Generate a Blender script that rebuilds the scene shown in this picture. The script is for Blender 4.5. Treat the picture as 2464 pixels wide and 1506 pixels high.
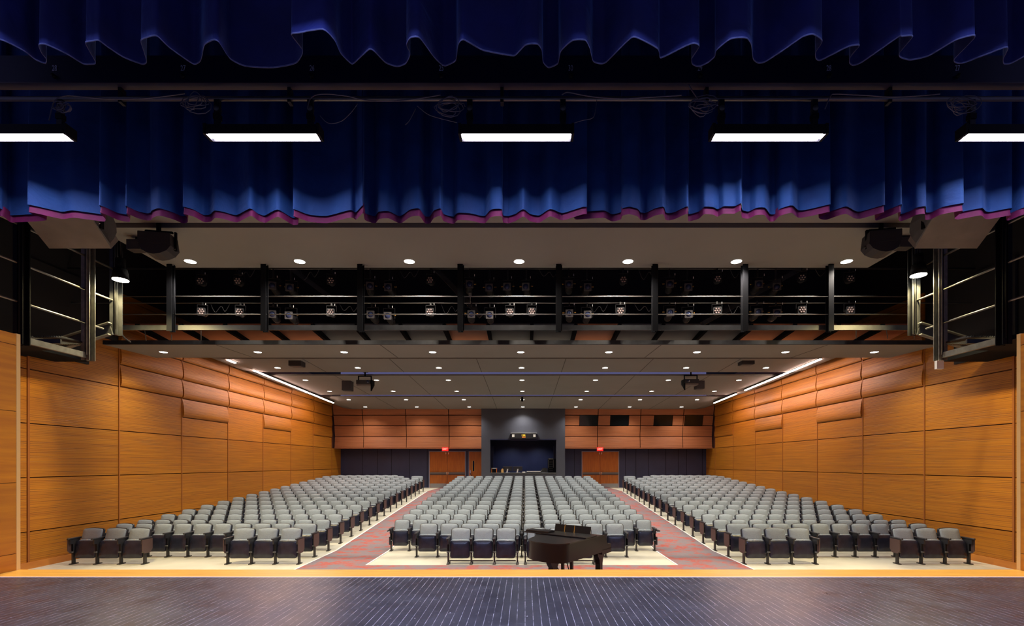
import bpy, math, random
from mathutils import Vector, Matrix
random.seed(7)
PI = math.pi
for o in list(bpy.data.objects): bpy.data.objects.remove(o, do_unlink=True)
scene = bpy.context.scene
COL = scene.collection

# ------------------------------------------------------------------ camera / world / exposure
F = 1163.0; CX = 1263.0; CY = 1116.0; CZ = 1.58
cam = bpy.data.cameras.new('camera'); camo = bpy.data.objects.new('camera', cam); COL.objects.link(camo)
camo.location = (0, 0, CZ); camo.rotation_euler = (PI / 2, 0, 0)
cam.sensor_width = 36; cam.lens = 36 * F / 2464
cam.shift_x = -(CX - 1232) / 2464; cam.shift_y = (CY - 753) / 2464
cam.clip_end = 200; cam.clip_start = 0.05
scene.camera = camo
w = bpy.data.worlds.new('world'); scene.world = w; w.use_nodes = True
w.node_tree.nodes['Background'].inputs[0].default_value = (0.42, 0.42, 0.95, 1)
w.node_tree.nodes['Background'].inputs[1].default_value = 0.10
vs = scene.view_settings
vs.view_transform = 'Standard'; vs.look = 'None'; vs.gamma = 1; vs.use_curve_mapping = False; vs.exposure = 1.0

def P(px, py, Y):
    return ((px - CX) / F * Y, Y, CZ - (py - CY) / F * Y)
def XP(px, Y): return (px - CX) / F * Y
def ZP(py, Y): return CZ - (py - CY) / F * Y

# light strengths, tuned together
HALL_W, CLOUD_W, BAY_W = 135.0, 300.0, 420.0
STRIP_E, STRIP_UP_E, COVE_E = 38.0, 230.0, 55.0

# ------------------------------------------------------------------ materials
M = {}
def new_mat(name):
    m = bpy.data.materials.new(name); m.use_nodes = True; M[name] = m
    nt = m.node_tree; b = nt.nodes['Principled BSDF']
    return m, nt, b
def mat(name, col, rough=0.5, metal=0.0, emit=None, es=0.0, noise=0.0, nscale=8.0, bump=0.0, sheen=0.0, spec=None, coat=0.0):
    m, nt, b = new_mat(name)
    b.inputs['Base Color'].default_value = (*col, 1); b.inputs['Roughness'].default_value = rough; b.inputs['Metallic'].default_value = metal
    if spec is not None: b.inputs['Specular IOR Level'].default_value = spec
    if coat: b.inputs['Coat Weight'].default_value = coat; b.inputs['Coat Roughness'].default_value = 0.1
    if sheen:
        b.inputs['Sheen Weight'].default_value = sheen; b.inputs['Sheen Roughness'].default_value = 0.4
        b.inputs['Sheen Tint'].default_value = (*[min(1, c * 3 + .1) for c in col], 1)
    if emit: b.inputs['Emission Color'].default_value = (*emit, 1); b.inputs['Emission Strength'].default_value = es
    if noise or bump:
        tc = nt.nodes.new('ShaderNodeTexCoord'); n = nt.nodes.new('ShaderNodeTexNoise')
        n.inputs['Scale'].default_value = nscale; n.inputs['Detail'].default_value = 5
        nt.links.new(tc.outputs['Object'], n.inputs['Vector'])
        if noise:
            mx = nt.nodes.new('ShaderNodeMix'); mx.data_type = 'RGBA'; mx.blend_type = 'MULTIPLY'
            mx.inputs[0].default_value = 1.0; mx.inputs[6].default_value = (*col, 1)
            rp = nt.nodes.new('ShaderNodeMapRange'); rp.inputs[1].default_value = .3; rp.inputs[2].default_value = .7
            rp.inputs[3].default_value = 1 - noise; rp.inputs[4].default_value = 1 + noise
            nt.links.new(n.outputs['Fac'], rp.inputs[0]); nt.links.new(rp.outputs[0], mx.inputs[7]); nt.links.new(mx.outputs[2], b.inputs['Base Color'])
        if bump:
            bp = nt.nodes.new('ShaderNodeBump'); bp.inputs['Strength'].default_value = bump; bp.inputs['Distance'].default_value = 0.02
            nt.links.new(n.outputs['Fac'], bp.inputs['Height']); nt.links.new(bp.outputs[0], b.inputs['Normal'])
    return m
def N(nt, t, **kw):
    n = nt.nodes.new(t)
    for k, v in kw.items(): setattr(n, k, v)
    return n
def mth(nt, op, a, b=None, c=None):
    n = N(nt, 'ShaderNodeMath', operation=op)
    for i, v in enumerate((a, b, c)):
        if v is None: continue
        if isinstance(v, (int, float)): n.inputs[i].default_value = v
        else: nt.links.new(v, n.inputs[i])
    return n.outputs[0]
def mixc(nt, f, a, b):
    n = N(nt, 'ShaderNodeMix', data_type='RGBA')
    for i, v in ((0, f), (6, a), (7, b)):
        if isinstance(v, tuple): n.inputs[i].default_value = (*v, 1)
        elif isinstance(v, (int, float)): n.inputs[i].default_value = v
        else: nt.links.new(v, n.inputs[i])
    return n.outputs[2]
def mrange(nt, v, a, b, c, d):
    n = N(nt, 'ShaderNodeMapRange'); nt.links.new(v, n.inputs[0])
    for i, x in enumerate((a, b, c, d)): n.inputs[i + 1].default_value = x
    return n.outputs[0]
def wood(name, base, dark, groove=0.0, rough=0.42, scale=(0.5, 0.5, 9.0), pitch=0.042):
    m, nt, b = new_mat(name)
    tc = N(nt, 'ShaderNodeTexCoord'); mp = N(nt, 'ShaderNodeMapping'); mp.inputs['Scale'].default_value = scale
    nt.links.new(tc.outputs['Object'], mp.inputs['Vector'])
    n = N(nt, 'ShaderNodeTexNoise'); n.inputs['Scale'].default_value = 3.2; n.inputs['Detail'].default_value = 6; n.inputs['Distortion'].default_value = .25
    nt.links.new(mp.outputs[0], n.inputs['Vector'])
    f = mrange(nt, n.outputs['Fac'], .32, .68, 0, 1)
    c = mixc(nt, f, dark, base)
    mp2 = N(nt, 'ShaderNodeMapping'); mp2.inputs['Scale'].default_value = (.0001, .3953, .7874); mp2.inputs['Location'].default_value = (.5, -.471 + 1, .008); nt.links.new(tc.outputs['Object'], mp2.inputs['Vector'])
    wn = N(nt, 'ShaderNodeTexWhiteNoise'); vf = N(nt, 'ShaderNodeVectorMath', operation='FLOOR')
    nt.links.new(mp2.outputs[0], vf.inputs[0]); nt.links.new(vf.outputs[0], wn.inputs['Vector'])
    hv = N(nt, 'ShaderNodeHueSaturation'); nt.links.new(c, hv.inputs['Color'])
    nt.links.new(mrange(nt, wn.outputs['Value'], 0, 1, .88, 1.1), hv.inputs['Value'])
    c = hv.outputs[0]
    if groove:
        sx = N(nt, 'ShaderNodeSeparateXYZ'); nt.links.new(tc.outputs['Object'], sx.inputs[0])
        fr = mth(nt, 'FRACT', mth(nt, 'DIVIDE', sx.outputs[2], pitch))
        g = mrange(nt, mth(nt, 'ABSOLUTE', mth(nt, 'SUBTRACT', fr, .5)), .34, .47, 0, 1)
        n2 = N(nt, 'ShaderNodeTexNoise'); n2.inputs['Scale'].default_value = 2.2; n2.inputs['Detail'].default_value = 3
        mp3 = N(nt, 'ShaderNodeMapping'); mp3.inputs['Scale'].default_value = (.35, .35, 12); nt.links.new(tc.outputs['Object'], mp3.inputs['Vector'])
        nt.links.new(mp3.outputs[0], n2.inputs['Vector'])
        gs = mth(nt, 'MULTIPLY', g, mrange(nt, n2.outputs['Fac'], .40, .62, .05, 1.0))
        c = mixc(nt, mth(nt, 'MULTIPLY', gs, groove), c, tuple(x * .22 for x in dark))
        bp = N(nt, 'ShaderNodeBump'); bp.inputs['Strength'].default_value = .5; bp.inputs['Distance'].default_value = .006; bp.invert = True
        nt.links.new(gs, bp.inputs['Height']); nt.links.new(bp.outputs[0], b.inputs['Normal'])
    nt.links.new(c, b.inputs['Base Color']); b.inputs['Roughness'].default_value = rough
    return m
wood('wood_slat', (.50, .195, .011), (.36, .118, .007), groove=.9, rough=.5, scale=(.12, .12, 12))
wood('wood_panel', (.60, .22, .010), (.45, .14, .008), rough=.4, scale=(.4, .4, 4))
wood('wood_door', (.46, .14, .022), (.36, .10, .018), rough=.3, scale=(4, 4, .5))
wood('wood_lip', (.95, .50, .075), (.80, .38, .05), rough=.35, scale=(.5, 5, .5))
wood('wood_base', (.62, .24, .04), (.48, .16, .025), rough=.45, scale=(.5, .5, 2))
wood('wood_upper', (.36, .125, .045), (.29, .09, .03), groove=.6, rough=.5, scale=(.2, .2, 8), pitch=.075)
mat('wood_trim', (.34, .11, .02), .5)
mat('trim_edge', (.75, .45, .14), .4)
mat('seam', (.05, .012, .006), .7)
mat('blue_wall', (.024, .030, .080), .45, noise=.12, nscale=1.5)
mat('booth_wall', (.048, .052, .072), .6, noise=.08, nscale=1.5)
mat('ceiling', (.20, .190, .180), .75, noise=.05, nscale=.6)
mat('cloud', (.215, .215, .215), .7, noise=.05, nscale=.6)
mat('ceiling_seam', (.05, .04, .035), .8)
mat('black', (.005, .0055, .008), .8, spec=.1)
mat('black_wall', (.010, .010, .013), .75)
mat('navy_paint', (.010, .014, .05), .45)
mat('steel_dark', (.017, .018, .021), .45, noise=.4, nscale=6)
mat('steel_grey', (.11, .11, .105), .5, noise=.3, nscale=9)
mat('steel_shine', (.20, .20, .20), .42, metal=.8)
mat('brown_strip', (.10, .082, .085), .5, noise=.2, nscale=2)
mat('grey_panel', (.16, .135, .125), .6, noise=.15, nscale=3)
mat('grey_plate', (.07, .07, .075), .55, noise=.15, nscale=5)
mat('speaker', (.022, .020, .026), .6)
mat('white', (.75, .75, .75), .4)
mat('number_white', (.8, .82, .95), .5)
mat('concrete', (.60, .565, .44), .5, noise=.10, nscale=1.3)
mat('fabric', (.265, .305, .325), .85, noise=.06, nscale=30, bump=.05)
mat('shell', (.010, .010, .012), .4)
mat('seat_plastic', (.018, .020, .036), .27, noise=.3, nscale=7)
mat('arm_black', (.022, .022, .026), .4)
mat('leg_metal', (.035, .032, .030), .4, metal=.3)
mat('end_panel', (.085, .050, .045), .45)
mat('chrome', (.7, .7, .72), .2, metal=1)
mat('piano', (.006, .005, .006), .28)
mat('piano_side', (.007, .0055, .005), .30, spec=.3)
mat('gold', (.45, .24, .05), .35, metal=.6)
mat('ivory', (.8, .78, .7), .3)
mat('kick', (.35, .34, .35), .35, metal=.8)
mat('frame_blue', (.30, .28, .36), .4)
mat('glass_dark', (.004, .005, .006), .12)
mat('orange', (.85, .22, .03), .5)
mat('paper', (.85, .85, .8), .6)
mat('cable_mat', (.16, .16, .20), .5)
mat('cable_black', (.015, .015, .02), .5)
mat('lens', (.03, .04, .10), .06, spec=.7)
mat('gel_frame', (.045, .040, .045), .6)
mat('led_lens', (.22, .16, .16), .25, spec=1.0)
mat('fixture', (.010, .010, .013), .6, spec=.2)
mat('magenta', (.14, .0015, .070), .75, sheen=.1, noise=.2, nscale=9, bump=.3)
mat('lamp_glow', (1, 1, 1), .5, emit=(1, .93, .78), es=9)
mat('bay_glow', (1, 1, 1), .5, emit=(1, .95, .70), es=30)
mat('cove_glow', (1, 1, 1), .5, emit=(1, .68, .56), es=COVE_E)
mat('strip_glow', (1, 1, 1), .5, emit=(.92, .84, 1.0), es=STRIP_E)
mat('strip_glow_up', (1, 1, 1), .5, emit=(.45, .55, 1.0), es=STRIP_UP_E)
mat('exit_red', (.5, .01, .01), .5, emit=(1, .01, .01), es=.55)
mat('exit_text', (1, .6, .5), .5, emit=(1, .30, .22), es=.9)
mat('amber', (.9, .6, .05), .5, emit=(1, .62, .03), es=.7)
mat('amber_red', (.9, .3, .05), .5, emit=(1, .28, .03), es=.5)
mat('trim_lip_white', (.9, .78, .80), .3)
mat('trim_lip_red', (.09, .02, .015), .5)
mat('bounce_orange', (.62, .22, .09), .6, noise=.15, nscale=1)

def cloth(name, col, col2):
    m, nt, b = new_mat(name)
    tc = N(nt, 'ShaderNodeTexCoord'); n = N(nt, 'ShaderNodeTexNoise'); n.inputs['Scale'].default_value = 3; n.inputs['Detail'].default_value = 8
    nt.links.new(tc.outputs['Object'], n.inputs['Vector'])
    nt.links.new(mixc(nt, mrange(nt, n.outputs['Fac'], .35, .7, 0, 1), col, col2), b.inputs['Base Color'])
    v = N(nt, 'ShaderNodeTexNoise'); v.inputs['Scale'].default_value = 2.2; v.inputs['Detail'].default_value = 4; v.inputs['Distortion'].default_value = 1.4
    nt.links.new(tc.outputs['Object'], v.inputs['Vector'])
    bp = N(nt, 'ShaderNodeBump'); bp.inputs['Strength'].default_value = .5; bp.inputs['Distance'].default_value = .05
    nt.links.new(v.outputs['Fac'], bp.inputs['Height']); nt.links.new(bp.outputs[0], b.inputs['Normal'])
    b.inputs['Roughness'].default_value = .8; b.inputs['Sheen Weight'].default_value = .5; b.inputs['Sheen Roughness'].default_value = .35
    b.inputs['Sheen Tint'].default_value = (.25, .45, 1, 1)
    return m
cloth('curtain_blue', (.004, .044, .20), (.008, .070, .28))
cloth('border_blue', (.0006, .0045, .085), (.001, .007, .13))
mat('lining', (.10, .11, .24), .8, noise=.3, nscale=20)

def carpet():
    m, nt, b = new_mat('carpet')
    tc = N(nt, 'ShaderNodeTexCoord'); n = N(nt, 'ShaderNodeTexNoise'); n.inputs['Scale'].default_value = 2.6; n.inputs['Detail'].default_value = 7; n.inputs['Roughness'].default_value = .65
    mp = N(nt, 'ShaderNodeMapping'); mp.inputs['Scale'].default_value = (1.0, 1.3, 1); nt.links.new(tc.outputs['Object'], mp.inputs['Vector']); nt.links.new(mp.outputs[0], n.inputs['Vector'])
    n2 = N(nt, 'ShaderNodeTexNoise'); n2.inputs['Scale'].default_value = 14; n2.inputs['Detail'].default_value = 3; nt.links.new(tc.outputs['Object'], n2.inputs['Vector'])
    c = mixc(nt, mrange(nt, n.outputs['Fac'], .46, .58, 0, 1), (.19, .155, .165), (.36, .075, .055))
    c = mixc(nt, mrange(nt, n2.outputs['Fac'], .45, .7, 0, .55), c, (.22, .17, .17))
    nt.links.new(c, b.inputs['Base Color']); b.inputs['Roughness'].default_value = .95
carpet()
def stagefloor():
    m, nt, b = new_mat('stage_black')
    tc = N(nt, 'ShaderNodeTexCoord'); sx = N(nt, 'ShaderNodeSeparateXYZ'); nt.links.new(tc.outputs['Object'], sx.inputs[0])
    bw = .0826
    d = mth(nt, 'DIVIDE', sx.outputs[0], bw); fr = mth(nt, 'FRACT', d); idx = mth(nt, 'FLOOR', d)
    line = mth(nt, 'LESS_THAN', fr, .055)
    nz = N(nt, 'ShaderNodeTexNoise'); nz.inputs['Scale'].default_value = 1.0; nz.inputs['Detail'].default_value = 6; nz.inputs['Roughness'].default_value = .8
    cb = N(nt, 'ShaderNodeCombineXYZ'); nt.links.new(mth(nt, 'MULTIPLY', idx, 3.7), cb.inputs[0]); nt.links.new(mth(nt, 'MULTIPLY', sx.outputs[1], 4.5), cb.inputs[1])
    nt.links.new(cb.outputs[0], nz.inputs['Vector'])
    seam = mth(nt, 'MULTIPLY', line, mrange(nt, nz.outputs['Fac'], .42, .60, .05, .9))
    sc = N(nt, 'ShaderNodeTexNoise'); sc.inputs['Scale'].default_value = 26; sc.inputs['Detail'].default_value = 4
    nt.links.new(tc.outputs['Object'], sc.inputs['Vector'])
    spots = mrange(nt, sc.outputs['Fac'], .70, .76, 0, 1)
    s2 = N(nt, 'ShaderNodeTexNoise'); s2.inputs['Scale'].default_value = 2.0; s2.inputs['Detail'].default_value = 9; s2.inputs['Roughness'].default_value = .75
    nt.links.new(tc.outputs['Object'], s2.inputs['Vector'])
    haze = mrange(nt, s2.outputs['Fac'], .4, .75, 0, .55)
    mp = N(nt, 'ShaderNodeMapping'); mp.inputs['Scale'].default_value = (3, 60, 1); mp.inputs['Rotation'].default_value = (0, 0, .15)
    nt.links.new(tc.outputs['Object'], mp.inputs['Vector'])
    s3 = N(nt, 'ShaderNodeTexNoise'); s3.inputs['Scale'].default_value = 1.5; s3.inputs['Detail'].default_value = 3; nt.links.new(mp.outputs[0], s3.inputs['Vector'])
    scr = mrange(nt, s3.outputs['Fac'], .66, .76, 0, .4)
    c = mixc(nt, haze, (.010, .015, .034), (.045, .055, .105))
    f = mth(nt, 'MAXIMUM', mth(nt, 'MAXIMUM', seam, spots), scr)
    c = mixc(nt, f, c, (.60, .58, .66))
    nt.links.new(c, b.inputs['Base Color'])
    nt.links.new(mrange(nt, s2.outputs['Fac'], .3, .7, .26, .42), b.inputs['Roughness'])
stagefloor()

# ------------------------------------------------------------------ mesh helpers
class MB:
    def __init__(s): s.v = []; s.f = []; s.m = []; s.mats = []; s.sm = []
    def mi(s, m):
        if m not in s.mats: s.mats.append(m)
        return s.mats.index(m)
    def add(s, vs, fs, m=None, smooth=False):
        b = len(s.v); s.v += [tuple(v) for v in vs]; i = s.mi(m)
        for f in fs: s.f.append(tuple(b + k for k in f)); s.m.append(i); s.sm.append(smooth)
    def box(s, x0, x1, y0, y1, z0, z1, m=None, T=None):
        v = [(x, y, z) for x in (x0, x1) for y in (y0, y1) for z in (z0, z1)]
        if T: v = [tuple(T @ Vector(p)) for p in v]
        s.add(v, [(0, 1, 3, 2), (4, 6, 7, 5), (0, 4, 5, 1), (2, 3, 7, 6), (0, 2, 6, 4), (1, 5, 7, 3)], m)
        return s
    def bar(s, a, b, w, h, m=None, up=(0, 0, 1)):
        a = Vector(a); b = Vector(b); d = (b - a).normalized(); u = Vector(up)
        if abs(d.dot(u)) > .98: u = Vector((0, 1, 0))
        x = d.cross(u).normalized(); z = x.cross(d).normalized()
        v = [p + x * sx * w / 2 + z * sz * h / 2 for p in (a, b) for sx, sz in ((-1, -1), (1, -1), (1, 1), (-1, 1))]
        s.add(v, [(3, 2, 1, 0), (4, 5, 6, 7), (0, 1, 5, 4), (1, 2, 6, 5), (2, 3, 7, 6), (3, 0, 4, 7)], m)
        return s
    def tube(s, pts, r, m=None, n=8, cap=True):
        pts = [Vector(p) for p in pts]; R = r if isinstance(r, (list, tuple)) else [r] * len(pts)
        vs = []; fs = []; prev = None
        for i, p in enumerate(pts):
            d = (pts[min(i + 1, len(pts) - 1)] - pts[max(i - 1, 0)]).normalized()
            if prev is None:
                u = Vector((0, 0, 1)) if abs(d.z) < .9 else Vector((1, 0, 0))
                x = d.cross(u).normalized()
            else: x = (prev - d * prev.dot(d)).normalized()
            prev = x; y = d.cross(x)
            for k in range(n):
                a = 2 * PI * k / n; vs.append(p + (x * math.cos(a) + y * math.sin(a)) * R[i])
        for i in range(len(pts) - 1):
            for k in range(n):
                a = i * n + k; b = i * n + (k + 1) % n; fs.append((a, b, b + n, a + n))
        if cap: fs.append(tuple(range(n - 1, -1, -1))); fs.append(tuple((len(pts) - 1) * n + k for k in range(n)))
        s.add(vs, fs, m, True); return s
    def cyl(s, c, r, h, m=None, n=16, axis='z', r2=None):
        a = Vector(c); d = {'x': Vector((h, 0, 0)), 'y': Vector((0, h, 0)), 'z': Vector((0, 0, h))}[axis]
        return s.tube([a, a + d], [r, r if r2 is None else r2], m, n)
    def prism(s, outline, z0, z1, m=None, axes='xy', smooth=False):
        """outline of 2D points extruded; axes names the plane of the outline, the third axis runs z0..z1"""
        def mk(p, q):
            if axes == 'xy': return (p[0], p[1], q)
            if axes == 'xz': return (p[0], q, p[1])
            return (q, p[0], p[1])
        n = len(outline)
        vs = [mk(p, z0) for p in outline] + [mk(p, z1) for p in outline]
        fs = [tuple(range(n - 1, -1, -1)), tuple(range(n, 2 * n))] + [(k, (k + 1) % n, (k + 1) % n + n, k + n) for k in range(n)]
        s.add(vs, fs, m); return s
    def pad(s, outline, y0, y1, inset=.015, bulge=.01, m=None, T=None):
        """cushion in the xz plane: back at y0, rounded front at y1 (toward -y)"""
        n = len(outline); cx = sum(p[0] for p in outline) / n; cz = sum(p[1] for p in outline) / n
        def loop(k, y):
            r = []
            for x, z in outline:
                d = math.hypot(x - cx, z - cz) or 1; q = max(0, (d - k) / d); r.append((cx + (x - cx) * q, y, cz + (z - cz) * q))
            return r
        L = [loop(inset * .3, y0), loop(0, y0 + (y1 - y0) * .3), loop(0, y0 + (y1 - y0) * .7), loop(inset, y1)]
        mid = [(cx + (x - cx) * .5, y1 - bulge, cz + (z - cz) * .5) for x, z in outline]
        L.append(mid)
        vs = [p for l in L for p in l] + [(cx, y1 - bulge * 1.3, cz), (cx, y0, cz)]
        if T: vs = [tuple(T @ Vector(p)) for p in vs]
        fs = []
        for a in range(len(L) - 1):
            for k in range(n): fs.append((a * n + k, a * n + (k + 1) % n, (a + 1) * n + (k + 1) % n, (a + 1) * n + k))
        c = len(L) * n
        for k in range(n): fs.append(((len(L) - 1) * n + k, (len(L) - 1) * n + (k + 1) % n, c)); fs.append(((k + 1) % n, k, c + 1))
        s.add(vs, fs, m, True); return s
    def build(s, name, m=None, parent=None, flip=False):
        me = bpy.data.meshes.new(name); me.from_pydata(s.v, [], s.f)
        for q in s.mats: me.materials.append(M[q or m])
        me.polygons.foreach_set('material_index', s.m); me.polygons.foreach_set('use_smooth', s.sm)
        me.validate(); me.update()
        o = bpy.data.objects.new(name, me); COL.objects.link(o)
        if parent: o.parent = parent
        return o
def recalc(o):
    import bmesh
    b = bmesh.new(); b.from_mesh(o.data); bmesh.ops.recalc_face_normals(b, faces=b.faces); b.to_mesh(o.data); b.free(); return o
def tag(o, label=None, cat=None, group=None, kind=None):
    if label: o['label'] = label
    if cat: o['category'] = cat
    if group: o['group'] = group
    if kind: o['kind'] = kind
    return o
def empty(name, loc=(0, 0, 0), rz=0):
    o = bpy.data.objects.new(name, None); COL.objects.link(o); o.location = loc; o.rotation_euler = (0, 0, rz); o.empty_display_size = .1; return o
def struct(mb, name, m=None, parent=None, label=None):
    o = mb.build(name, m, parent)
    if not parent: tag(o, label, name.split('_')[0] if label else None, kind='structure')
    return o
def copy_tree(o, parent=None):
    c = o.copy(); COL.objects.link(c)
    if parent: c.parent = parent
    for ch in list(KIDS.get(o.name, ())): copy_tree(ch, c)
    return c
KIDS = {}
def snapshot():
    KIDS.clear()
    for q in bpy.data.objects:
        if q.parent: KIDS.setdefault(q.parent.name, []).append(q)
def rrect(x0, x1, z0, z1, r, n=4, top=0.0):
    pts = []
    for cx, cz, a0 in ((x1 - r, z1 - r, 0), (x0 + r, z1 - r, 90), (x0 + r, z0 + r, 180), (x1 - r, z0 + r, 270)):
        for k in range(n + 1):
            a = math.radians(a0 + 90 * k / n); pts.append((cx + r * math.cos(a), cz + r * math.sin(a)))
        if a0 == 0 and top:
            for k in range(1, 4):
                t = k / 4; pts.append((x1 - r + (x0 - x1 + 2 * r) * t, z1 + top * math.sin(PI * t)))
    return pts
def text_mesh(body, size, extrude=.002):
    cu = bpy.data.curves.new('txt', 'FONT'); cu.body = body; cu.size = size; cu.extrude = extrude; cu.align_x = 'CENTER'; cu.align_y = 'CENTER'; cu.resolution_u = 3
    o = bpy.data.objects.new('txt', cu); COL.objects.link(o)
    bpy.context.view_layer.update()
    me = bpy.data.meshes.new_from_object(o.evaluated_get(bpy.context.evaluated_depsgraph_get()))
    bpy.data.objects.remove(o, do_unlink=True); return me
def text_obj(name, body, size, loc, m, parent=None, xs=1.0):
    me = text_mesh(body, size); me.materials.clear(); me.materials.append(M[m])
    o = bpy.data.objects.new(name, me); COL.objects.link(o); o.location = loc; o.rotation_euler = (PI / 2, 0, 0); o.scale = (xs, 1, 1)
    if parent: o.parent = parent
    return o
def spot(name, loc, watts, col, size=120, blend=.6, rad=.06, parent=None, rot=(0, 0, 0)):
    l = bpy.data.lights.new(name, 'SPOT'); l.energy = watts; l.color = col; l.spot_size = math.radians(size); l.spot_blend = blend; l.shadow_soft_size = rad
    o = bpy.data.objects.new(name, l); COL.objects.link(o); o.location = loc; o.rotation_euler = rot
    if parent: o.parent = parent
    return o
ORD = ['first', 'second', 'third', 'fourth', 'fifth', 'sixth', 'seventh', 'eighth', 'ninth', 'tenth', 'eleventh', 'twelfth', 'thirteenth', 'fourteenth']

# ------------------------------------------------------------------ room shell
XL, XR = -11.62, 11.44
YB = 30.5
def zf(y):
    if y < 13.7: return -.88
    if y < 26.5: return -.88 + .0749 * (y - 13.7)
    return .079
ys = [6.9, 13.7, 26.5, YB + .1]
fl = MB()
for a, b in zip(ys[:-1], ys[1:]):
    v = [(XL - .05, a, zf(a)), (XR + .05, a, zf(a)), (XR + .05, b, zf(b)), (XL - .05, b, zf(b))]
    v += [(x, y, z - .2) for x, y, z in v]
    fl.add(v, [(0, 1, 2, 3), (7, 6, 5, 4), (0, 4, 5, 1), (1, 5, 6, 2), (2, 6, 7, 3), (3, 7, 4, 0)], 'concrete')
struct(fl, 'floor', label='pale cream sealed concrete floor of the seating hall')
def carpet_piece(name, x0, x1, y0, y1, label, group=None):
    c = MB(); yy = [y0] + [y for y in ys if y0 < y < y1] + [y1]
    for a, b in zip(yy[:-1], yy[1:]):
        v = [(x0, a, zf(a) + .006), (x1, a, zf(a) + .006), (x1, b, zf(b) + .006), (x0, b, zf(b) + .006)]
        v += [(x, y, z - .006) for x, y, z in v]
        c.add(v, [(0, 1, 2, 3), (7, 6, 5, 4), (0, 4, 5, 1), (1, 5, 6, 2), (2, 6, 7, 3), (3, 7, 4, 0)], 'carpet')
    return tag(c.build(name), label, 'carpet', group)
carpet_piece('aisle_carpet', -5.33, -3.87, 11.72, 30.45, 'red and grey mottled carpet strip along the aisle left of the centre seats')
carpet_piece('aisle_carpet', 3.72, 5.31, 11.72, 30.45, 'red and grey mottled carpet strip along the aisle right of the centre seats')
carpet_piece('front_carpet', -5.33, 5.31, 7.3, 11.72, 'red and grey mottled carpet across the front below the stage')
b = MB()
for (x0, x1, y0, y1) in ((-3.87, -3.83, 11.72, 26.5), (3.68, 3.72, 11.72, 26.5), (-5.37, -5.33, 11.0, 26.5), (5.31, 5.35, 11.0, 26.5)):
    for a, c in ((y0, 13.7), (13.7, y1)):
        v = [(x0, a, zf(a) + .004), (x1, a, zf(a) + .004), (x1, c, zf(c) + .004), (x0, c, zf(c) + .004)]
        v += [(x, y, z + .006) for x, y, z in v]
        b.add(v, [(3, 2, 1, 0), (4, 5, 6, 7), (0, 1, 5, 4), (1, 2, 6, 5), (2, 3, 7, 6), (3, 0, 4, 7)], 'paper')
tag(b.build('trim_1'), 'thin pale edging strips beside the aisle carpets', 'trim', kind='structure')
# stage
s = MB(); s.box(-13, 13, -6, 6.735, -.12, 0, 'stage_black'); struct(s, 'stage_floor', label='scuffed black painted plank stage floor')
s = MB(); s.box(-13, 13, 6.775, 7.23, -.12, .0, 'wood_lip'); tag(struct(s, 'trim_2'), 'golden maple nosing along the stage front edge', 'trim')
s = MB(); s.box(-13, 13, 6.735, 6.765, -.12, .002, 'trim_lip_white'); s.box(-13, 13, 6.765, 6.775, -.12, -.004, 'trim_lip_red'); tag(struct(s, 'trim_3'), 'pale metal strip between stage planks and maple nosing', 'trim')
s = MB(); s.box(-13, 13, 7.13, 7.2, -.88, -.12, 'wood_panel'); struct(s, 'wall_stage_front', label='wooden stage front wall')

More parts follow.
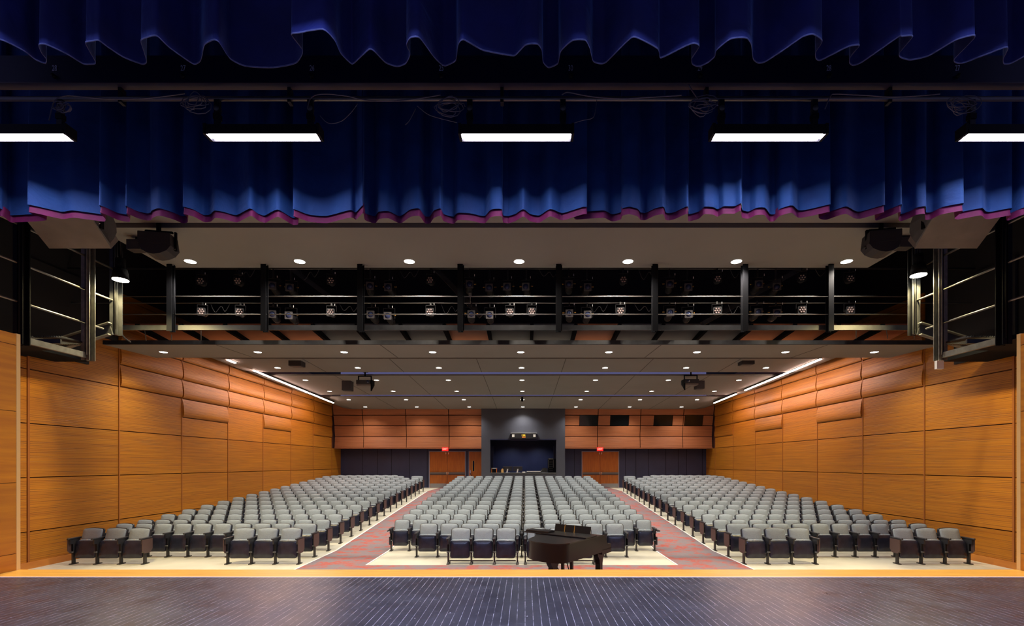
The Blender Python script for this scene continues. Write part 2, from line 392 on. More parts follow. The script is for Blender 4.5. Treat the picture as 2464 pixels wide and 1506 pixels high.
# side walls: panelled timber
ZS = [-.01 + 1.27 * k for k in range(-1, 6)]
def profile(zb, zt, amp, n=6):
    return [(zb + (zt - zb) * t, amp * math.sin(PI * t ** .55)) for t in (0, .03, .08, .16, .28, .42, .58, .76, .9, 1)]
def side_wall(X, sgn, name, label):
    """sgn +1: wall on the left, panels face +x"""
    w_ = MB()
    w_.box(X - sgn * .30, X - sgn * .05, 7.0, YB + .1, -1.2, 6.6, 'seam') if sgn > 0 else w_.box(X + .05, X + .30, 7.0, YB + .1, -1.2, 6.6, 'seam')
    cols = [(7.3, 11.27, 4.09), (11.345, 13.81, 5.07), (13.87, 16.34, 6.5), (16.40, 18.88, 6.5), (18.94, 21.42, 6.5), (21.48, 23.96, 6.5), (24.02, 26.50, 6.5), (26.56, 29.03, 6.5), (29.09, 30.5, 2.53)]
    low = [9, 9, 3.8, 3.16, 3.8, 3.16, 3.8, 3.16, 9]
    g = .012
    for (y0, y1, top), lo in zip(cols, low):
        zb = -1.0
        cuts = [z for z in ZS if z > -.9 and z < min(top, lo)] 
        if lo < 9:
            z = lo
            while z < top - .05: cuts.append(z); z += .635
        cuts = sorted(set(round(z, 3) for z in cuts)); 
        edges = [-1.0] + cuts + [top]
        for a, c in zip(edges[:-1], edges[1:]):
            if c - a < .05: continue
            amp = .06 if (a >= lo - .01 and a < 5.7) else 0.0
            pr = profile(a + g, c - g, amp) if amp else [(a + g, 0), (c - g, 0)]
            y0g = y0 - (.0 if amp else 0); vs = []; n = len(pr)
            for yy in (y0, y1):
                for z, d in pr: vs.append((X + sgn * d, yy, z))
            for yy in (y0, y1):
                for z in (pr[0][0], pr[-1][0]): vs.append((X - sgn * .06, yy, z))
            fs = [(k, k + 1, n + k + 1, n + k) for k in range(n - 1)]
            B = 2 * n
            fs += [(0, n, B + 2, B), (n - 1, B + 1, B + 3, 2 * n - 1), tuple([B] + [B + 1] + list(range(n - 1, -1, -1))), tuple([B + 3] + [B + 2] + list(range(n, 2 * n)))]
            w_.add(vs, fs, 'wood_slat', False)
    # vertical trims between columns
    for y in (11.31, 13.84, 16.37, 18.91, 21.45, 23.99, 26.53, 29.06):
        r = .022 if y in (11.31,) else .017
        d = .17 if y in (16.37, 21.45, 26.53) else .05
        x0, x1 = sorted((X - sgn * .05, X + sgn * .012))
        w_.box(x0, x1, y - r, y + r, -1, 6.5 if y > 13.9 else 5.07, 'wood_trim')
        if d > .1:
            x0, x1 = sorted((X, X + sgn * (d + .02)))
            w_.prism([(X, 2.9), (X + sgn * .19, 4.2), (X + sgn * .19, 5.6), (X, 5.6)], y - .02, y + .02, 'wood_panel', axes='xz') if 0 else None
    o = struct(w_, name, label=label); recalc(o)
    # baseboard follows the floor
    bb = MB()
    for a, c in ((7.3, 13.7), (13.7, 26.5), (26.5, YB)):
        xa, xb = sorted((X, X + sgn * .03))
        v = [(x, y, zf(y) + h) for x in (xa, xb) for y in (a, c) for h in (0, .16)]
        bb.add(v, [(0, 1, 3, 2), (4, 6, 7, 5), (0, 4, 5, 1), (2, 3, 7, 6), (0, 2, 6, 4), (1, 5, 7, 3)], 'wood_base')
    tag(struct(bb, 'baseboard_' + name.split('_')[1]), 'plain timber baseboard rising with the floor, ' + name.split('_')[1] + ' side', 'baseboard')
side_wall(XL, 1, 'wall_left', 'orange timber panelled wall on the left of the seating')
side_wall(XR, -1, 'wall_right', 'orange timber panelled wall on the right of the seating')
# dark void walls over the timber near the stage
for X, sg, nm in ((XL, -1, 'wall_upper_left'), (XR, 1, 'wall_upper_right')):
    x0, x1 = sorted((X + sg * .0, X + sg * .04)); q = MB()
    q.box(x0 - .0, x1, 7.0, 11.29, 4.092, 9.5, 'black_wall'); q.box(x0, x1, 11.29, 13.80, 5.072, 9.5, 'black_wall'); q.box(x0, x1, 13.8, 30.5, 6.502, 9.5, 'black_wall')
    struct(q, nm, label='black painted wall above the timber on the ' + nm.split('_')[2])
q = MB(); q.box(-13, 13, 2, 30.6, 9.5, 9.6, 'black_wall'); struct(q, 'ceiling_upper', label='black upper ceiling over the catwalks')

# jambs at the stage opening
for nm, X, sg, lab in (('wall_stage_left', -7.55, -1, 'smooth timber return wall at the left end of the stage'), ('wall_stage_right', 7.36, 1, 'smooth timber return wall at the right end of the stage')):
    q = MB(); zs = [0.0, .25, 1.30, 2.36, 3.34, 3.51]
    x0, x1 = sorted((X, X + sg * .3)); q.box(x0 + (.008 if sg > 0 else 0), x1 - (.008 if sg < 0 else 0), 4.5, 7.17, 0, 3.5, 'seam')
    for a, c in zip(zs[:-1], zs[1:]): q.box(x0, x1, 4.5, 7.175, a + .004, c - .004, 'wood_panel')
    q.box(x0 - .004, x1 + .004, 7.175, 7.23, 0, 3.515, 'trim_edge')
    struct(q, nm, label=lab)
for sg, X, nm in ((-1, -7.85, 'wall_proscenium_left'), (1, 7.66, 'wall_proscenium_right')):
    x0, x1 = sorted((X, XL - .3 if sg < 0 else XR + .3)); q = MB(); q.box(x0, x1, 7.0, 7.25, -.88, 3.5, 'wood_panel'); struct(q, nm, label='timber wall beside the stage opening, ' + ('left' if sg < 0 else 'right'))

# back wall: lower blue, upper timber, booth
q = MB(); q.box(XL, -2.0, YB, YB + .1, 0, 2.7, 'blue_wall'); q.box(1.8, XR, YB, YB + .1, 0, 2.7, 'blue_wall')
for px in (872, 908, 942, 985, 1028, 1382, 1505, 1530, 1560, 1602, 1632, 1652, 1690):
    x = XP(px, YB); q.box(x - .012, x + .012, YB - .004, YB + .01, .08, 2.56, 'black')
struct(q, 'wall_back', label='dark blue panelled rear wall under the timber')
bands = [(2.56, 3.24, 29.45, 29.50), (3.24, 3.90, 29.52, 29.42), (3.90, 4.53, 29.44, 29.28), (4.53, 5.40, 29.30, 29.05)]
def upper_wall(x0, x1, vx, name, label, wins=()):
    q = MB(); q.box(x0, x1, 29.58, 29.75, 2.57, 5.6, 'seam')
    xs = [x0] + vx + [x1]
    for zb, zt, yb, yt in bands:
        for a, c in zip(xs[:-1], xs[1:]):
            # split around projection windows
            segs = [(a, c)]
            if zb == 3.90:
                for wa, wb in wins:
                    ns = []
                    for u, v in segs:
                        if wb <= u or wa >= v: ns.append((u, v)); continue
                        if wa > u: ns.append((u, wa))
                        if wb < v: ns.append((wb, v))
                    segs = ns
            for u, v in segs:
                ga = .022
                v8 = [(u + ga, yb, zb + ga), (v - ga, yb, zb + ga), (v - ga, yt, zt - ga), (u + ga, yt, zt - ga), (u + ga, 29.65, zb + ga), (v - ga, 29.65, zb + ga), (v - ga, 29.65, zt - ga), (u + ga, 29.65, zt - ga)]
                q.add(v8, [(0, 1, 2, 3), (7, 6, 5, 4), (0, 4, 5, 1), (1, 5, 6, 2), (2, 6, 7, 3), (3, 7, 4, 0)], 'wood_upper')
    q.box(x0, x1, 29.42, YB, 2.52, 2.57, 'wood_upper')
    recalc(struct(q, name, label=label))
wx = [(1395, 1439), (1469, 1513), (1574, 1618), (1648, 1691)]
wins = [(XP(a, 29.35), XP(c, 29.35)) for a, c in wx]
upper_wall(XL, -2.61, [XP(871, 29.2), XP(975, 29.2), XP(1079, 29.2)], 'wall_back_upper', 'red brown timber band on the rear wall, left half')
upper_wall(2.41, XR, [XP(1439, 29.3), XP(1542, 29.3), XP(1645, 29.3)], 'wall_back_upper_right', 'red brown timber band on the rear wall, right half', wins)
for i, (a, c) in enumerate(wins):
    q = MB(); v = [(a, 29.45, 3.90), (c, 29.45, 3.90), (c, 29.30, 4.53), (a, 29.30, 4.53), (a, 29.6, 3.9), (c, 29.6, 3.9), (c, 29.6, 4.53), (a, 29.6, 4.53)]
    q.add(v, [(0, 1, 2, 3), (7, 6, 5, 4), (0, 4, 5, 1), (1, 5, 6, 2), (2, 6, 7, 3), (3, 7, 4, 0)], 'glass_dark')
    tag(q.build('window_%d' % (i + 1)), ['black projection window nearest the control booth', 'second black projection window from the control booth', 'third black projection window from the control booth', 'black projection window nearest the right wall'][i], 'window', kind='structure')
bx0, bx1, oz0, oz1, ox0, ox1 = -2.61, 2.41, 1.05, 3.06, -2.08, 1.88
boothp = [((bx0, ox0, 29.0, 29.2, 0, 5.3), 'booth_wall', 'left front pier'), ((ox1, bx1, 29.0, 29.2, 0, 5.3), 'booth_wall', 'right front pier'), ((ox0, ox1, 29.0, 29.2, oz1, 5.3), 'booth_wall', 'front part over the opening'), ((ox0, ox1, 29.0, 29.2, 0, 1.0), 'booth_wall', 'front part below the counter'),
 ((bx0, bx0 + .1, 29.2, 33, 0, 5.3), 'booth_wall', 'left side'), ((bx1 - .1, bx1, 29.2, 33, 0, 5.3), 'booth_wall', 'right side'), ((bx0 + .1, bx1 - .1, 32.9, 33, 0, 5.3), 'blue_wall', 'dark back')]
for bb_, m_, l_ in boothp:
    q = MB(); q.box(*bb_, m_); struct(q, 'wall_booth', label='control booth wall, ' + l_)
q = MB(); q.box(bx0 + .1, bx1 - .1, 29.2, 32.9, 3.3, 3.4, 'black'); struct(q, 'ceiling_booth', label='black ceiling inside the control booth')
q = MB(); q.box(bx0 + .1, bx1 - .1, 29.2, 32.9, -.05, .0, 'black'); struct(q, 'floor_booth', label='black floor inside the control booth')
q = MB(); q.box(ox0 - .01, ox1 + .01, 28.96, 29.0, oz1 - .05, oz1, 'navy_paint'); tag(struct(q, 'trim_4'), 'thin navy lintel trim over the booth opening', 'trim')
q = MB(); q.box(ox0 + .005, ox1 - .005, 28.94, 29.95, 1.0, 1.05, 'grey_plate'); tag(q.build('booth_counter'), 'grey counter ledge in the control booth opening', 'counter')

# ------------------------------------------------------------------ ceilings
def slab(mb, x0, x1, y0, y1, z0, z1, t, m, seams=(), ms='ceiling_seam'):
    v = [(x0, y0, z0), (x1, y0, z0), (x1, y1, z1), (x0, y1, z1), (x0, y0, z0 + t), (x1, y0, z0 + t), (x1, y1, z1 + t), (x0, y1, z1 + t)]
    mb.add(v, [(3, 2, 1, 0), (4, 5, 6, 7), (0, 1, 5, 4), (1, 2, 6, 5), (2, 3, 7, 6), (3, 0, 4, 7)], m)
    for x in seams:
        v = [(x - .012, y0 + .01, z0 - .003), (x + .012, y0 + .01, z0 - .003), (x + .012, y1 - .01, z1 - .003), (x - .012, y1 - .01, z1 - .003)]
        v += [(a, b_, c + .004) for a, b_, c in v]
        mb.add(v, [(3, 2, 1, 0), (4, 5, 6, 7), (0, 1, 5, 4), (1, 2, 6, 5), (2, 3, 7, 6), (3, 0, 4, 7)], ms)
q = MB()
slab(q, -11.32, 11.2, 13.02, 14.82, 4.785, 4.835, .08, 'ceiling', [XP(916, 13.05), XP(1590, 13.05), XP(522, 13.05), XP(1990, 13.05)])
q.box(-11.34, 11.22, 12.98, 13.03, 4.79, 4.90, 'steel_dark')
o = struct(q, 'ceiling', label='front taupe ceiling cloud with recessed downlights')
CE = 10.40
def hall_ceiling(y0, z0, y1, z1, label):
    q = MB(); slab(q, -CE, CE - .1, y0, y1, z0, z1, .06, 'ceiling', [-7.72, -4.70, -1.68, 1.42, 4.46, 7.5])
    for sg, xe in ((-1, -CE), (1, CE - .1)):
        n = 6; vs = []
        for yy, zz in ((y0, z0), (y1, z1)):
            for k in range(n + 1):
                a = PI / 2 * k / n; vs.append((xe + sg * 1.0 * math.sin(a), yy, zz + .42 * (1 - math.cos(a)) + (.0)))
            for k in range(n + 1):
                a = PI / 2 * k / n; vs.append((xe + sg * 1.0 * math.sin(a), yy, zz + .42 * (1 - math.cos(a)) + .05))
        m2 = 2 * (n + 1); fs = []
        for k in range(n):
            fs.append((k, k + 1, m2 + k + 1, m2 + k)); fs.append((n + 1 + k, m2 + n + 1 + k, m2 + n + 2 + k, n + 2 + k))
            fs.append((k, n + 1 + k, n + 2 + k, k + 1)); fs.append((m2 + k, m2 + k + 1, m2 + n + 2 + k, m2 + n + 1 + k))
        q.add(vs, fs, 'ceiling', True)
    return struct(q, 'ceiling', label=label)
hall_ceiling(16.76, 5.226, 18.8, 5.15, 'second taupe ceiling panel behind the front cloud')
hall_ceiling(19.6, 5.16, 24.1, 5.02, 'middle taupe ceiling panel with projectors below')
hall_ceiling(24.9, 5.03, 29.25, 4.885, 'rear taupe ceiling panel before the control booth')
q = MB(); q.box(-11.3, 11.1, 18.7, 19.7, 5.32, 5.36, 'black'); q.box(-11.3, 11.1, 24.0, 25.0, 5.20, 5.24, 'black')
q.box(-10, 10, 18.86, 18.92, 5.18, 5.21, 'black')
struct(q, 'ceiling_slot', label='dark slots between the hall ceiling panels')
# sloping soffit bays seen above the front cloud
q = MB()
bays = [XP(p, 14) for p in range(230, 2330, 105)]
for i in range(len(bays) - 1):
    a, c = bays[i], bays[i + 1]; side = abs((a + c) / 2 + .1)
    slab(q, a + .02, c - .02, 14.0, 16.6, 5.60, 5.25, .04, 'bounce_orange' if side > 6.2 or i in (8, 11) else 'ceiling')  # orange bays carry the light reflected off the timber walls in their colour
o = struct(q, 'ceiling_soffit', label='sloping grey soffit bays above the front cloud, some coloured with reflected timber orange')
for i, a in enumerate(bays):
    j = MB(); v0 = Vector((a, 12.9, 5.95)); j.bar((a, 13.9, 5.53), (a, 16.5, 5.28), .10, .16, 'black')
    tag(j.build('ceiling_joist'), 'black sloping steel joist above the front ceiling cloud', 'joist', 'black joists above the front ceiling cloud')
# acoustic cloud over the front
q = MB(); slab(q, -8.53, 8.20, 9.60, 11.56, 6.27, 6.27, .1, 'cloud'); tag(q.build('acoustic_cloud'), 'large flat taupe ceiling cloud with seven downlights below the blue curtain', 'ceiling panel')
q = MB(); slab(q, -8.62, 8.33, 8.5, 9.40, 6.27, 6.27, .1, 'cloud'); tag(q.build('acoustic_cloud'), 'narrow taupe cloud strip mostly hidden behind the curtain hem', 'ceiling panel')
q = MB(); q.box(-8.53, 8.2, 9.40, 9.60, 6.40, 6.45, 'black'); q.box(-8.5, 8.2, 9.42, 9.46, 6.3, 6.4, 'black'); tag(q.build('speaker_rail'), 'dark rail in the slot between the two ceiling clouds', 'rail')

# ------------------------------------------------------------------ downlights
def make_downlight(r):
    root = empty('downlight')
    t = MB(); n = 24; vs = []
    for k in range(n):
        a = 2 * PI * k / n
        vs += [(r * 1.0 * math.cos(a), r * math.sin(a), -.006), (r * 1.18 * math.cos(a), r * 1.18 * math.sin(a), -.006), (r * 1.18 * math.cos(a), r * 1.18 * math.sin(a), -.001)]
    fs = []
    for k in range(n):
        b0 = 3 * k; b1 = 3 * ((k + 1) % n); fs += [(b0, b1, b1 + 1, b0 + 1), (b0 + 1, b1 + 1, b1 + 2, b0 + 2)]
    t.add(vs, fs, 'grey_panel', True); recalc(t.build('trim_ring', None, root))
    l = MB(); l.cyl((0, 0, -.004), r, .003, 'lamp_glow', 24); l.build('lamp', None, root)
    return root
dl_small = make_downlight(.10); dl_big = make_downlight(.12)
snapshot()
rowsD = [
 ('front cloud', lambda y: 4.785 + (y - 13.02) * .0278, 13.95, [393, 620, 828, 1041, 1253, 1465, 1677, 1890, 2104], 847),
 ('second panel', lambda y: 5.226 - (y - 16.76) * .0373, 0, [668, 861, 1056, 1255, 1456, 1651, 1843], 885),
 ('middle panel, near row', lambda y: 5.16 - (y - 19.6) * .0311, 0, [735, 906, 1079, 1256, 1433, 1608, 1778], 914.5),
 ('middle panel, far row', lambda y: 5.16 - (y - 19.6) * .0311, 0, [793, 946, 1099, 1257, 1412, 1568, 1719], 941),
 ('rear panel, near row', lambda y: 5.03 - (y - 24.9) * .0333, 0, [839, 977, 1116, 1257, 1397, 1540, 1677], 961.5),
 ('rear panel, far row', lambda y: 5.03 - (y - 24.9) * .0333, 0, [879, 1003, 1129, 1258, 1386, 1515, 1640], 979)]
first = {'s': True, 'b': True}
def put_light(proto, key, loc, label, group, watts, col, size=130):
    if first[key]: o = proto; first[key] = False
    else: o = copy_tree(proto)
    o.location = loc; tag(o, label, 'light', group)
    sp = spot('lamp_light', (0, 0, -.03), watts, col, size, .8, .07, o)
HALLC = (1.0, .94, .86)
nth = ['first', 'second', 'third', 'fourth', 'fifth', 'sixth', 'seventh', 'eighth', 'ninth']
for desc, zfn, _, pxs, py in rowsD:
    y = 16.0
    for _k in range(30): y = (zfn(y) - CZ) * F / (CY - py)
    for i, px in enumerate(pxs):
        put_light(dl_small, 's', (XP(px, y), y, zfn(y)), '%s round downlight from the left in the %s' % (nth[i], desc), 'round downlights in the hall ceiling', HALL_W, HALLC)
yb = (6.27 - CZ) * F / (CY - 629)
for i, px in enumerate([458, 721, 985, 1249, 1511, 1772, 2037]):
    put_light(dl_big, 'b', (XP(px, yb), yb, 6.27), '%s larger downlight from the left in the big taupe cloud' % nth[i], 'downlights in the big cloud', CLOUD_W, (1, .88, .72), 140)

# cove light strips
for sg, segs in ((-1, [(548, 568), (611, 741), (744, 803)]), (1, [(1975, 1792), (1771, 1717)])):
    xe = -10.33 if sg < 0 else 10.22
    for i, (pa, pb) in enumerate(segs):
        ya = xe * F / (pa - CX); y_b = xe * F / (pb - CX)
        root = empty('cove_light', (xe, ya, 0))
        def zc(y): return 5.226 - (y - 16.76) * .0355
        c = MB(); c.bar((0, 0, zc(ya) + .02), (0, y_b - ya, zc(y_b) + .02), .10, .07, 'steel_dark'); c.build('housing', None, root)
        d = MB(); d.bar((sg * .015, .02, zc(ya) - .025), (sg * .015, y_b - ya - .02, zc(y_b) - .025), .07, .025, 'cove_glow'); d.build('diffuser', None, root)
        tag(root, ('short' if abs(y_b - ya) < 2.6 else 'long') + ' linear light strip at the ceiling edge by the %s wall, %s' % ('left' if sg < 0 else 'right', ['nearest the stage', 'middle' if sg < 0 else 'farther piece', 'farthest'][i]), 'light', 'linear lights along the ceiling edges')

# ------------------------------------------------------------------ seats
W0 = .53
def seat_parts(w, end=None, tablet=0, caster=False):
    """prototype: returns root with its parts; end = 'L'/'R'/'' : extra right-hand standard; dark end panels face aisles"""
    root = empty('theatre_seat')
    T = Matrix.Translation((0, .16, .43)) @ Matrix.Rotation(math.radians(-15), 4, 'X')
    hw = w / 2 - .034
    o1 = rrect(-hw, hw, 0, .44, .06, 4, .014)
    o2 = rrect(-hw + .022, hw - .022, .012, .420, .048, 4, .013)
    MB().pad(o1, .055, .012, .012, .0, 'shell', T).build('back_shell', None, root)
    MB().pad(o2, .02, -.035, .020, .012, 'fabric', T).build('backrest', None, root)
    T2 = Matrix.Translation((0, .03, .145)) @ Matrix.Rotation(math.radians(-7), 4, 'X')
    hs = w / 2 - .045
    p1 = rrect(-hs, hs, 0, .43, .055, 4); p2 = rrect(-hs - .008, hs + .008, .02, .45, .06, 4, .006)
    sp = MB().pad(p1, .02, -.035, .018, .010, 'seat_plastic', T2).build('seat_pan', None, root)
    MB().pad(p2, .105, .02, .015, 0, 'fabric', T2).build('seat_cushion', None, sp)
    t = MB(); t.box(-.018, .018, -.006, .004, .443, .457, 'white', T2); t.build('number_tag', None, sp)['label'] = 'small white seat number tag'
    def standard(x, panel, ext=0):
        l = MB(); l.box(x - .018, x + .018, .0, .075, .0, .56, 'leg_metal'); lg = l.build('leg', None, root)
        f = MB(); f.box(x - .035, x + .035, -.055, .14, 0, .022, 'leg_metal'); 
        if caster: f.cyl((x - .02, -.03, .03), .03, .04, 'steel_grey', 10, 'x'); f.cyl((x - .02, .22, .03), .03, .04, 'steel_grey', 10, 'x'); f.box(x - .015, x + .015, -.05, .25, .035, .06, 'leg_metal')
        f.build('foot', None, lg)
        a = MB(); a.pad([(q[0], q[1]) for q in rrect(x - .032, x + .032, -.13, .25, .03, 3)], 0, .035, .006, 0, 'arm_black', Matrix.Translation((0, 0, .615)) @ Matrix(((1, 0, 0, 0), (0, 0, 1, 0), (0, 1, 0, 0), (0, 0, 0, 1))) )
        a.box(x - .02, x + .02, -.07, .2, .50, .62, 'arm_black'); a.build('armrest', None, root)
        h = MB(); h.cyl((x - .035, -.01, .30), .017, .07, 'steel_grey', 8, 'x'); h.box(x - .022, x + .022, 0, .12, .27, .5, 'arm_black'); h.build('hinge', None, lg)
        if panel:
            e = MB(); e.prism([(-.09, .61), (-.09, .34), (-.02, .27), (.16, .27), (.23, .36), (.23, .61)], x + panel * .022, x + panel * .040, 'end_panel', axes='yz'); recalc(e.build('end_panel', None, root))
    standard(-w / 2, -1 if end in ('L', 'LR') else 0)
    if end and 'E' in end: standard(w / 2, 0)
    if end and 'R' in end: standard(w / 2, 1)
    if caster:
        r = MB(); r.box(-w / 2 + .04, w / 2 - .04, .0, .03, .075, .10, 'leg_metal'); r.box(-w / 2 + .04, w / 2 - .04, .18, .21, .045, .065, 'leg_metal'); r.build('base_rail', None, root)
    if tablet:
        x = tablet * (w / 2 + .035); tb = MB(); tb.box(x - .012, x + .03, -.03, .10, .18, .40, 'arm_black'); tb.box(x - .01, x + .05 * tablet + .02, -.16, .05, .57, .60, 'arm_black'); tb.build('tablet_arm', None, root)
    return root
protos = {}
def seat_proto(key):
    if key not in protos:
        w, end, tab, cas = key; r = seat_parts(w, end, tab, cas); protos[key] = [r, False]
        snapshot()
    return protos[key]
def place_seat(key, x, y, z, label, group, cat='seat'):
    p = seat_proto(key)
    if not p[1]: o = p[0]; p[1] = True
    else: o = copy_tree(p[0])
    o.location = (x, y, z); tag(o, label, cat, group)
def yrow(r): return 11.84 + .903 * (r - 1)
ROWN = {1: 'front row', 2: 'second row', 3: 'third row', 4: 'fourth row', 5: 'fifth row', 6: 'sixth row', 7: 'seventh row', 8: 'eighth row', 9: 'ninth row'}
def runs(r):
    """list of (block, x_left, widths, aisle-side flags)"""
    out = []
    if r == 1:
        out.append(('centre', -1.88, [.565] * 3, '', 'left trio')); out.append(('centre', .01, [.565] * 3, '', 'right trio'))
        out.append(('left', -11.09, [.585] * 3, 'L', 'outer trio')); out.append(('left', -7.30, [.585] * 3, 'R', 'aisle trio'))
        out.append(('right', 5.38, [.585] * 3, 'L', 'aisle trio')); out.append(('right', 9.15, [.585] * 3, 'R', 'outer trio'))
    else:
        if r == 2: out.append(('centre', -2.86, [.555] * 10, '', ''))
        elif r <= 17: out.append(('centre', -3.78, [.515] * 4 + [.555] * 6 + [.515] * 4, '', ''))
        if r == 2: out.append(('left', -11.03, [.53] * 9 + [.70], 'R', '')); out.append(('right', 5.38, [.70] + [.53] * 9, 'L', ''))
        elif r <= 16: out.append(('left', -11.18, [.511] * 11, 'R', '')); out.append(('right', 5.38, [.511] * 11, 'L', ''))
        elif r == 17: out.append(('left', -11.18, [.511] * 9 + [.30 + .0, .0, .74], 'R', '')) ; out.append(('right', 5.38, [.74, .0, .30] + [.511] * 9, 'L', ''))
        else: out.append(('left', -11.1, [.53] * 7, 'R', '')); out.append(('right', 7.3, [.53] * 7, 'L', ''))
    return out
stuffmb = MB()
def stuff_seat(w, x, y, z, endL, endR):
    T = Matrix.Translation((x, y + .16, z + .43)) @ Matrix.Rotation(math.radians(-15), 4, 'X'); hw = w / 2 - .034
    stuffmb.pad(rrect(-hw, hw, 0, .43, .06, 2, .014), .055, .012, .012, .0, 'shell', T)
    stuffmb.pad(rrect(-hw + .022, hw - .022, .012, .411, .048, 2, .013), .02, -.035, .020, .012, 'fabric', T)
    T2 = Matrix.Translation((x, y + .03, z + .145)) @ Matrix.Rotation(math.radians(-7), 4, 'X'); hs = w / 2 - .045
    stuffmb.pad(rrect(-hs, hs, 0, .43, .055, 1), .02, -.035, .018, .010, 'seat_plastic', T2)
    stuffmb.pad(rrect(-hs - .008, hs + .008, .02, .45, .06, 1, .006), .105, .02, .015, 0, 'fabric', T2)
    for xx, ok, pn in ((x - w / 2, True, -1 if endL else 0), (x + w / 2, endR is not None, 1 if endR else 0)):
        if not ok: continue
        stuffmb.box(xx - .018, xx + .018, y, y + .075, z, z + .5, 'leg_metal'); stuffmb.box(xx - .03, xx + .03, y - .12, y + .24, z + .6, z + .64, 'arm_black')
        stuffmb.box(xx - .02, xx + .02, y - .05, y + .15, z + .27, z + .61, 'arm_black')
        if pn: stuffmb.box(xx + pn * .022 - .01, xx + pn * .022 + .01, y - .09, y + .22, z + .28, z + .61, 'end_panel')
nseat = 0
for r in range(1, 20):
    y = yrow(r); z = zf(y + .02) 
    for block, x, ws, ends, sub in runs(r):
        ws = [q for q in ws if q > 0]; n = len(ws)
        for i, wd in enumerate(ws):
            xc = x + wd / 2; x += wd
            lastR = i == n - 1
            eL = ends == 'L' and i == 0; eR = ends == 'R' and lastR
            if r == 1 and block != 'centre': eL = i == 0; eR = lastR
            if wd < .35: continue
            if r <= 9:
                end = ''
                if eL and eR: end = 'LR'
                elif eL: end = 'L'
                elif eR: end = 'R'
                if lastR and not eR: end += 'E'
                if end == 'LE' and n > 1: end = 'L'
                tab = 0
                if block == 'centre' and r >= 3 and r < 4: tab = -1 if i == 0 else (1 if lastR else 0)
                cas = (r == 1 and block == 'centre')
                if block == 'left': k = n - 1 - i; ref = 'from the aisle'
                elif block == 'right': k = i; ref = 'from the aisle'
                else: k = i; ref = 'from the left'
                if sub: lab = '%s grey tip-up seat from the %s, %s of the %s block front row' % (ORD[k], 'left' if block == 'centre' else 'centre', sub, block)
                else: lab = '%s grey %stip-up seat %s in the %s of the %s block' % (ORD[k], 'extra-wide ' if wd > .65 else '', ref, ROWN[r], block)
                place_seat((round(wd, 3), end, tab, cas), xc, y, z, lab, 'grey tip-up seats in the %s block' % block); nseat += 1
            else: stuff_seat(wd, xc, y, z, eL, (True if eR else (False if lastR else None)))
so = stuffmb.build('theatre_seat_rows'); tag(so, 'grey upholstered tip-up seats filling the rear rows of all three blocks', 'seats', kind='stuff')
print('individual seats', nseat)

# ------------------------------------------------------------------ curtains
def catmull(pts, k=5):
    out = []
    for i in range(len(pts) - 1):
        p0 = pts[max(i - 1, 0)]; p1 = pts[i]; p2 = pts[i + 1]; p3 = pts[min(i + 2, len(pts) - 1)]
        for j in range(k):
            t = j / k; q = []
            for a in range(2):
                m1 = (p2[a] - p0[a]) * .32; m2 = (p3[a] - p1[a]) * .32
                q.append((2 * t**3 - 3 * t**2 + 1) * p1[a] + (t**3 - 2 * t**2 + t) * m1 + (-2 * t**3 + 3 * t**2) * p2[a] + (t**3 - t**2) * m2)
            out.append(tuple(q))
    out.append(pts[-1]); return out
def plan(pts, Z):
    out = []
    for px, py in pts:
        Y = (Z - CZ) * F / (CY - py); out.append(((px - CX) / F * Y, Y))
    return out
def curtain_mesh(pl, z0, z1, m, ymid, n=16, shrink=.25, lining=None, flare=0.0):
    mb = MB(); c = len(pl); vs = []
    for k in range(n + 1):
        t = (k / n) ** 1.3; z = z0 + (z1 - z0) * t; s_ = 1 - shrink * t
        for x, y in pl: vs.append((x, ymid + (y - ymid) * s_, z))
    fs = [(k * c + i, k * c + i + 1, (k + 1) * c + i + 1, (k + 1) * c + i) for k in range(n) for i in range(c - 1)]
    mb.add(vs, fs, m, True); return mb
s1 = 2.689
t1 = [(0, 255), (150, 325), (230, 385), (293, 410), (303, 385), (270, 340), (252, 290), (300, 288), (435, 350), (540, 413), (612, 413), (617, 395), (575, 320), (555, 275), (605, 265), (640, 262), (700, 305), (800, 370), (920, 415), (950, 400), (935, 340), (912, 265), (945, 245), (1015, 232), (1100, 310), (1250, 413), (1300, 390), (1325, 290), (1385, 258), (1420, 275), (1490, 380), (1590, 428), (1770, 437), (1915, 408), (1960, 330), (1885, 225), (1935, 213), (2090, 190), (2165, 260)]
t2 = [(0, 345), (65, 410), (90, 405), (180, 322), (215, 330), (290, 405), (365, 430), (420, 410), (450, 350), (425, 290), (450, 245), (510, 245), (600, 365), (650, 415), (680, 425), (745, 390), (760, 290), (795, 257), (920, 325), (1090, 358), (1130, 357), (1190, 295), (1230, 284), (1275, 287), (1300, 325), (1308, 400), (1345, 437), (1405, 410), (1425, 330), (1500, 262), (1580, 260), (1610, 310), (1632, 395), (1680, 412), (1720, 400), (1850, 270), (1905, 240), (2050, 315), (2070, 375)]
t3 = [(0, 310), (75, 280), (115, 300), (65, 380), (70, 415), (110, 430), (170, 405), (215, 365), (225, 325), (310, 255), (380, 243), (425, 250), (450, 290), (462, 380), (495, 407), (540, 400), (650, 330), (780, 240), (850, 222), (910, 265), (865, 340), (870, 380), (905, 387), (1075, 303), (1150, 293), (1090, 370), (1085, 405), (1110, 422), (1170, 400), (1400, 240), (1425, 235), (1495, 235), (1410, 340), (1415, 370), (1480, 388), (1600, 360), (1770, 260), (1885, 228), (1890, 250), (1765, 380), (1775, 405), (1830, 405), (2080, 310), (2110, 315), (2080, 380), (2085, 412), (2130, 410), (2216, 365)]
hem1 = [(x / s1, y / s1) for x, y in t1] + [(820 + x / s1, y / s1) for x, y in t2] + [(1640 + x / s1, y / s1) for x, y in t3]
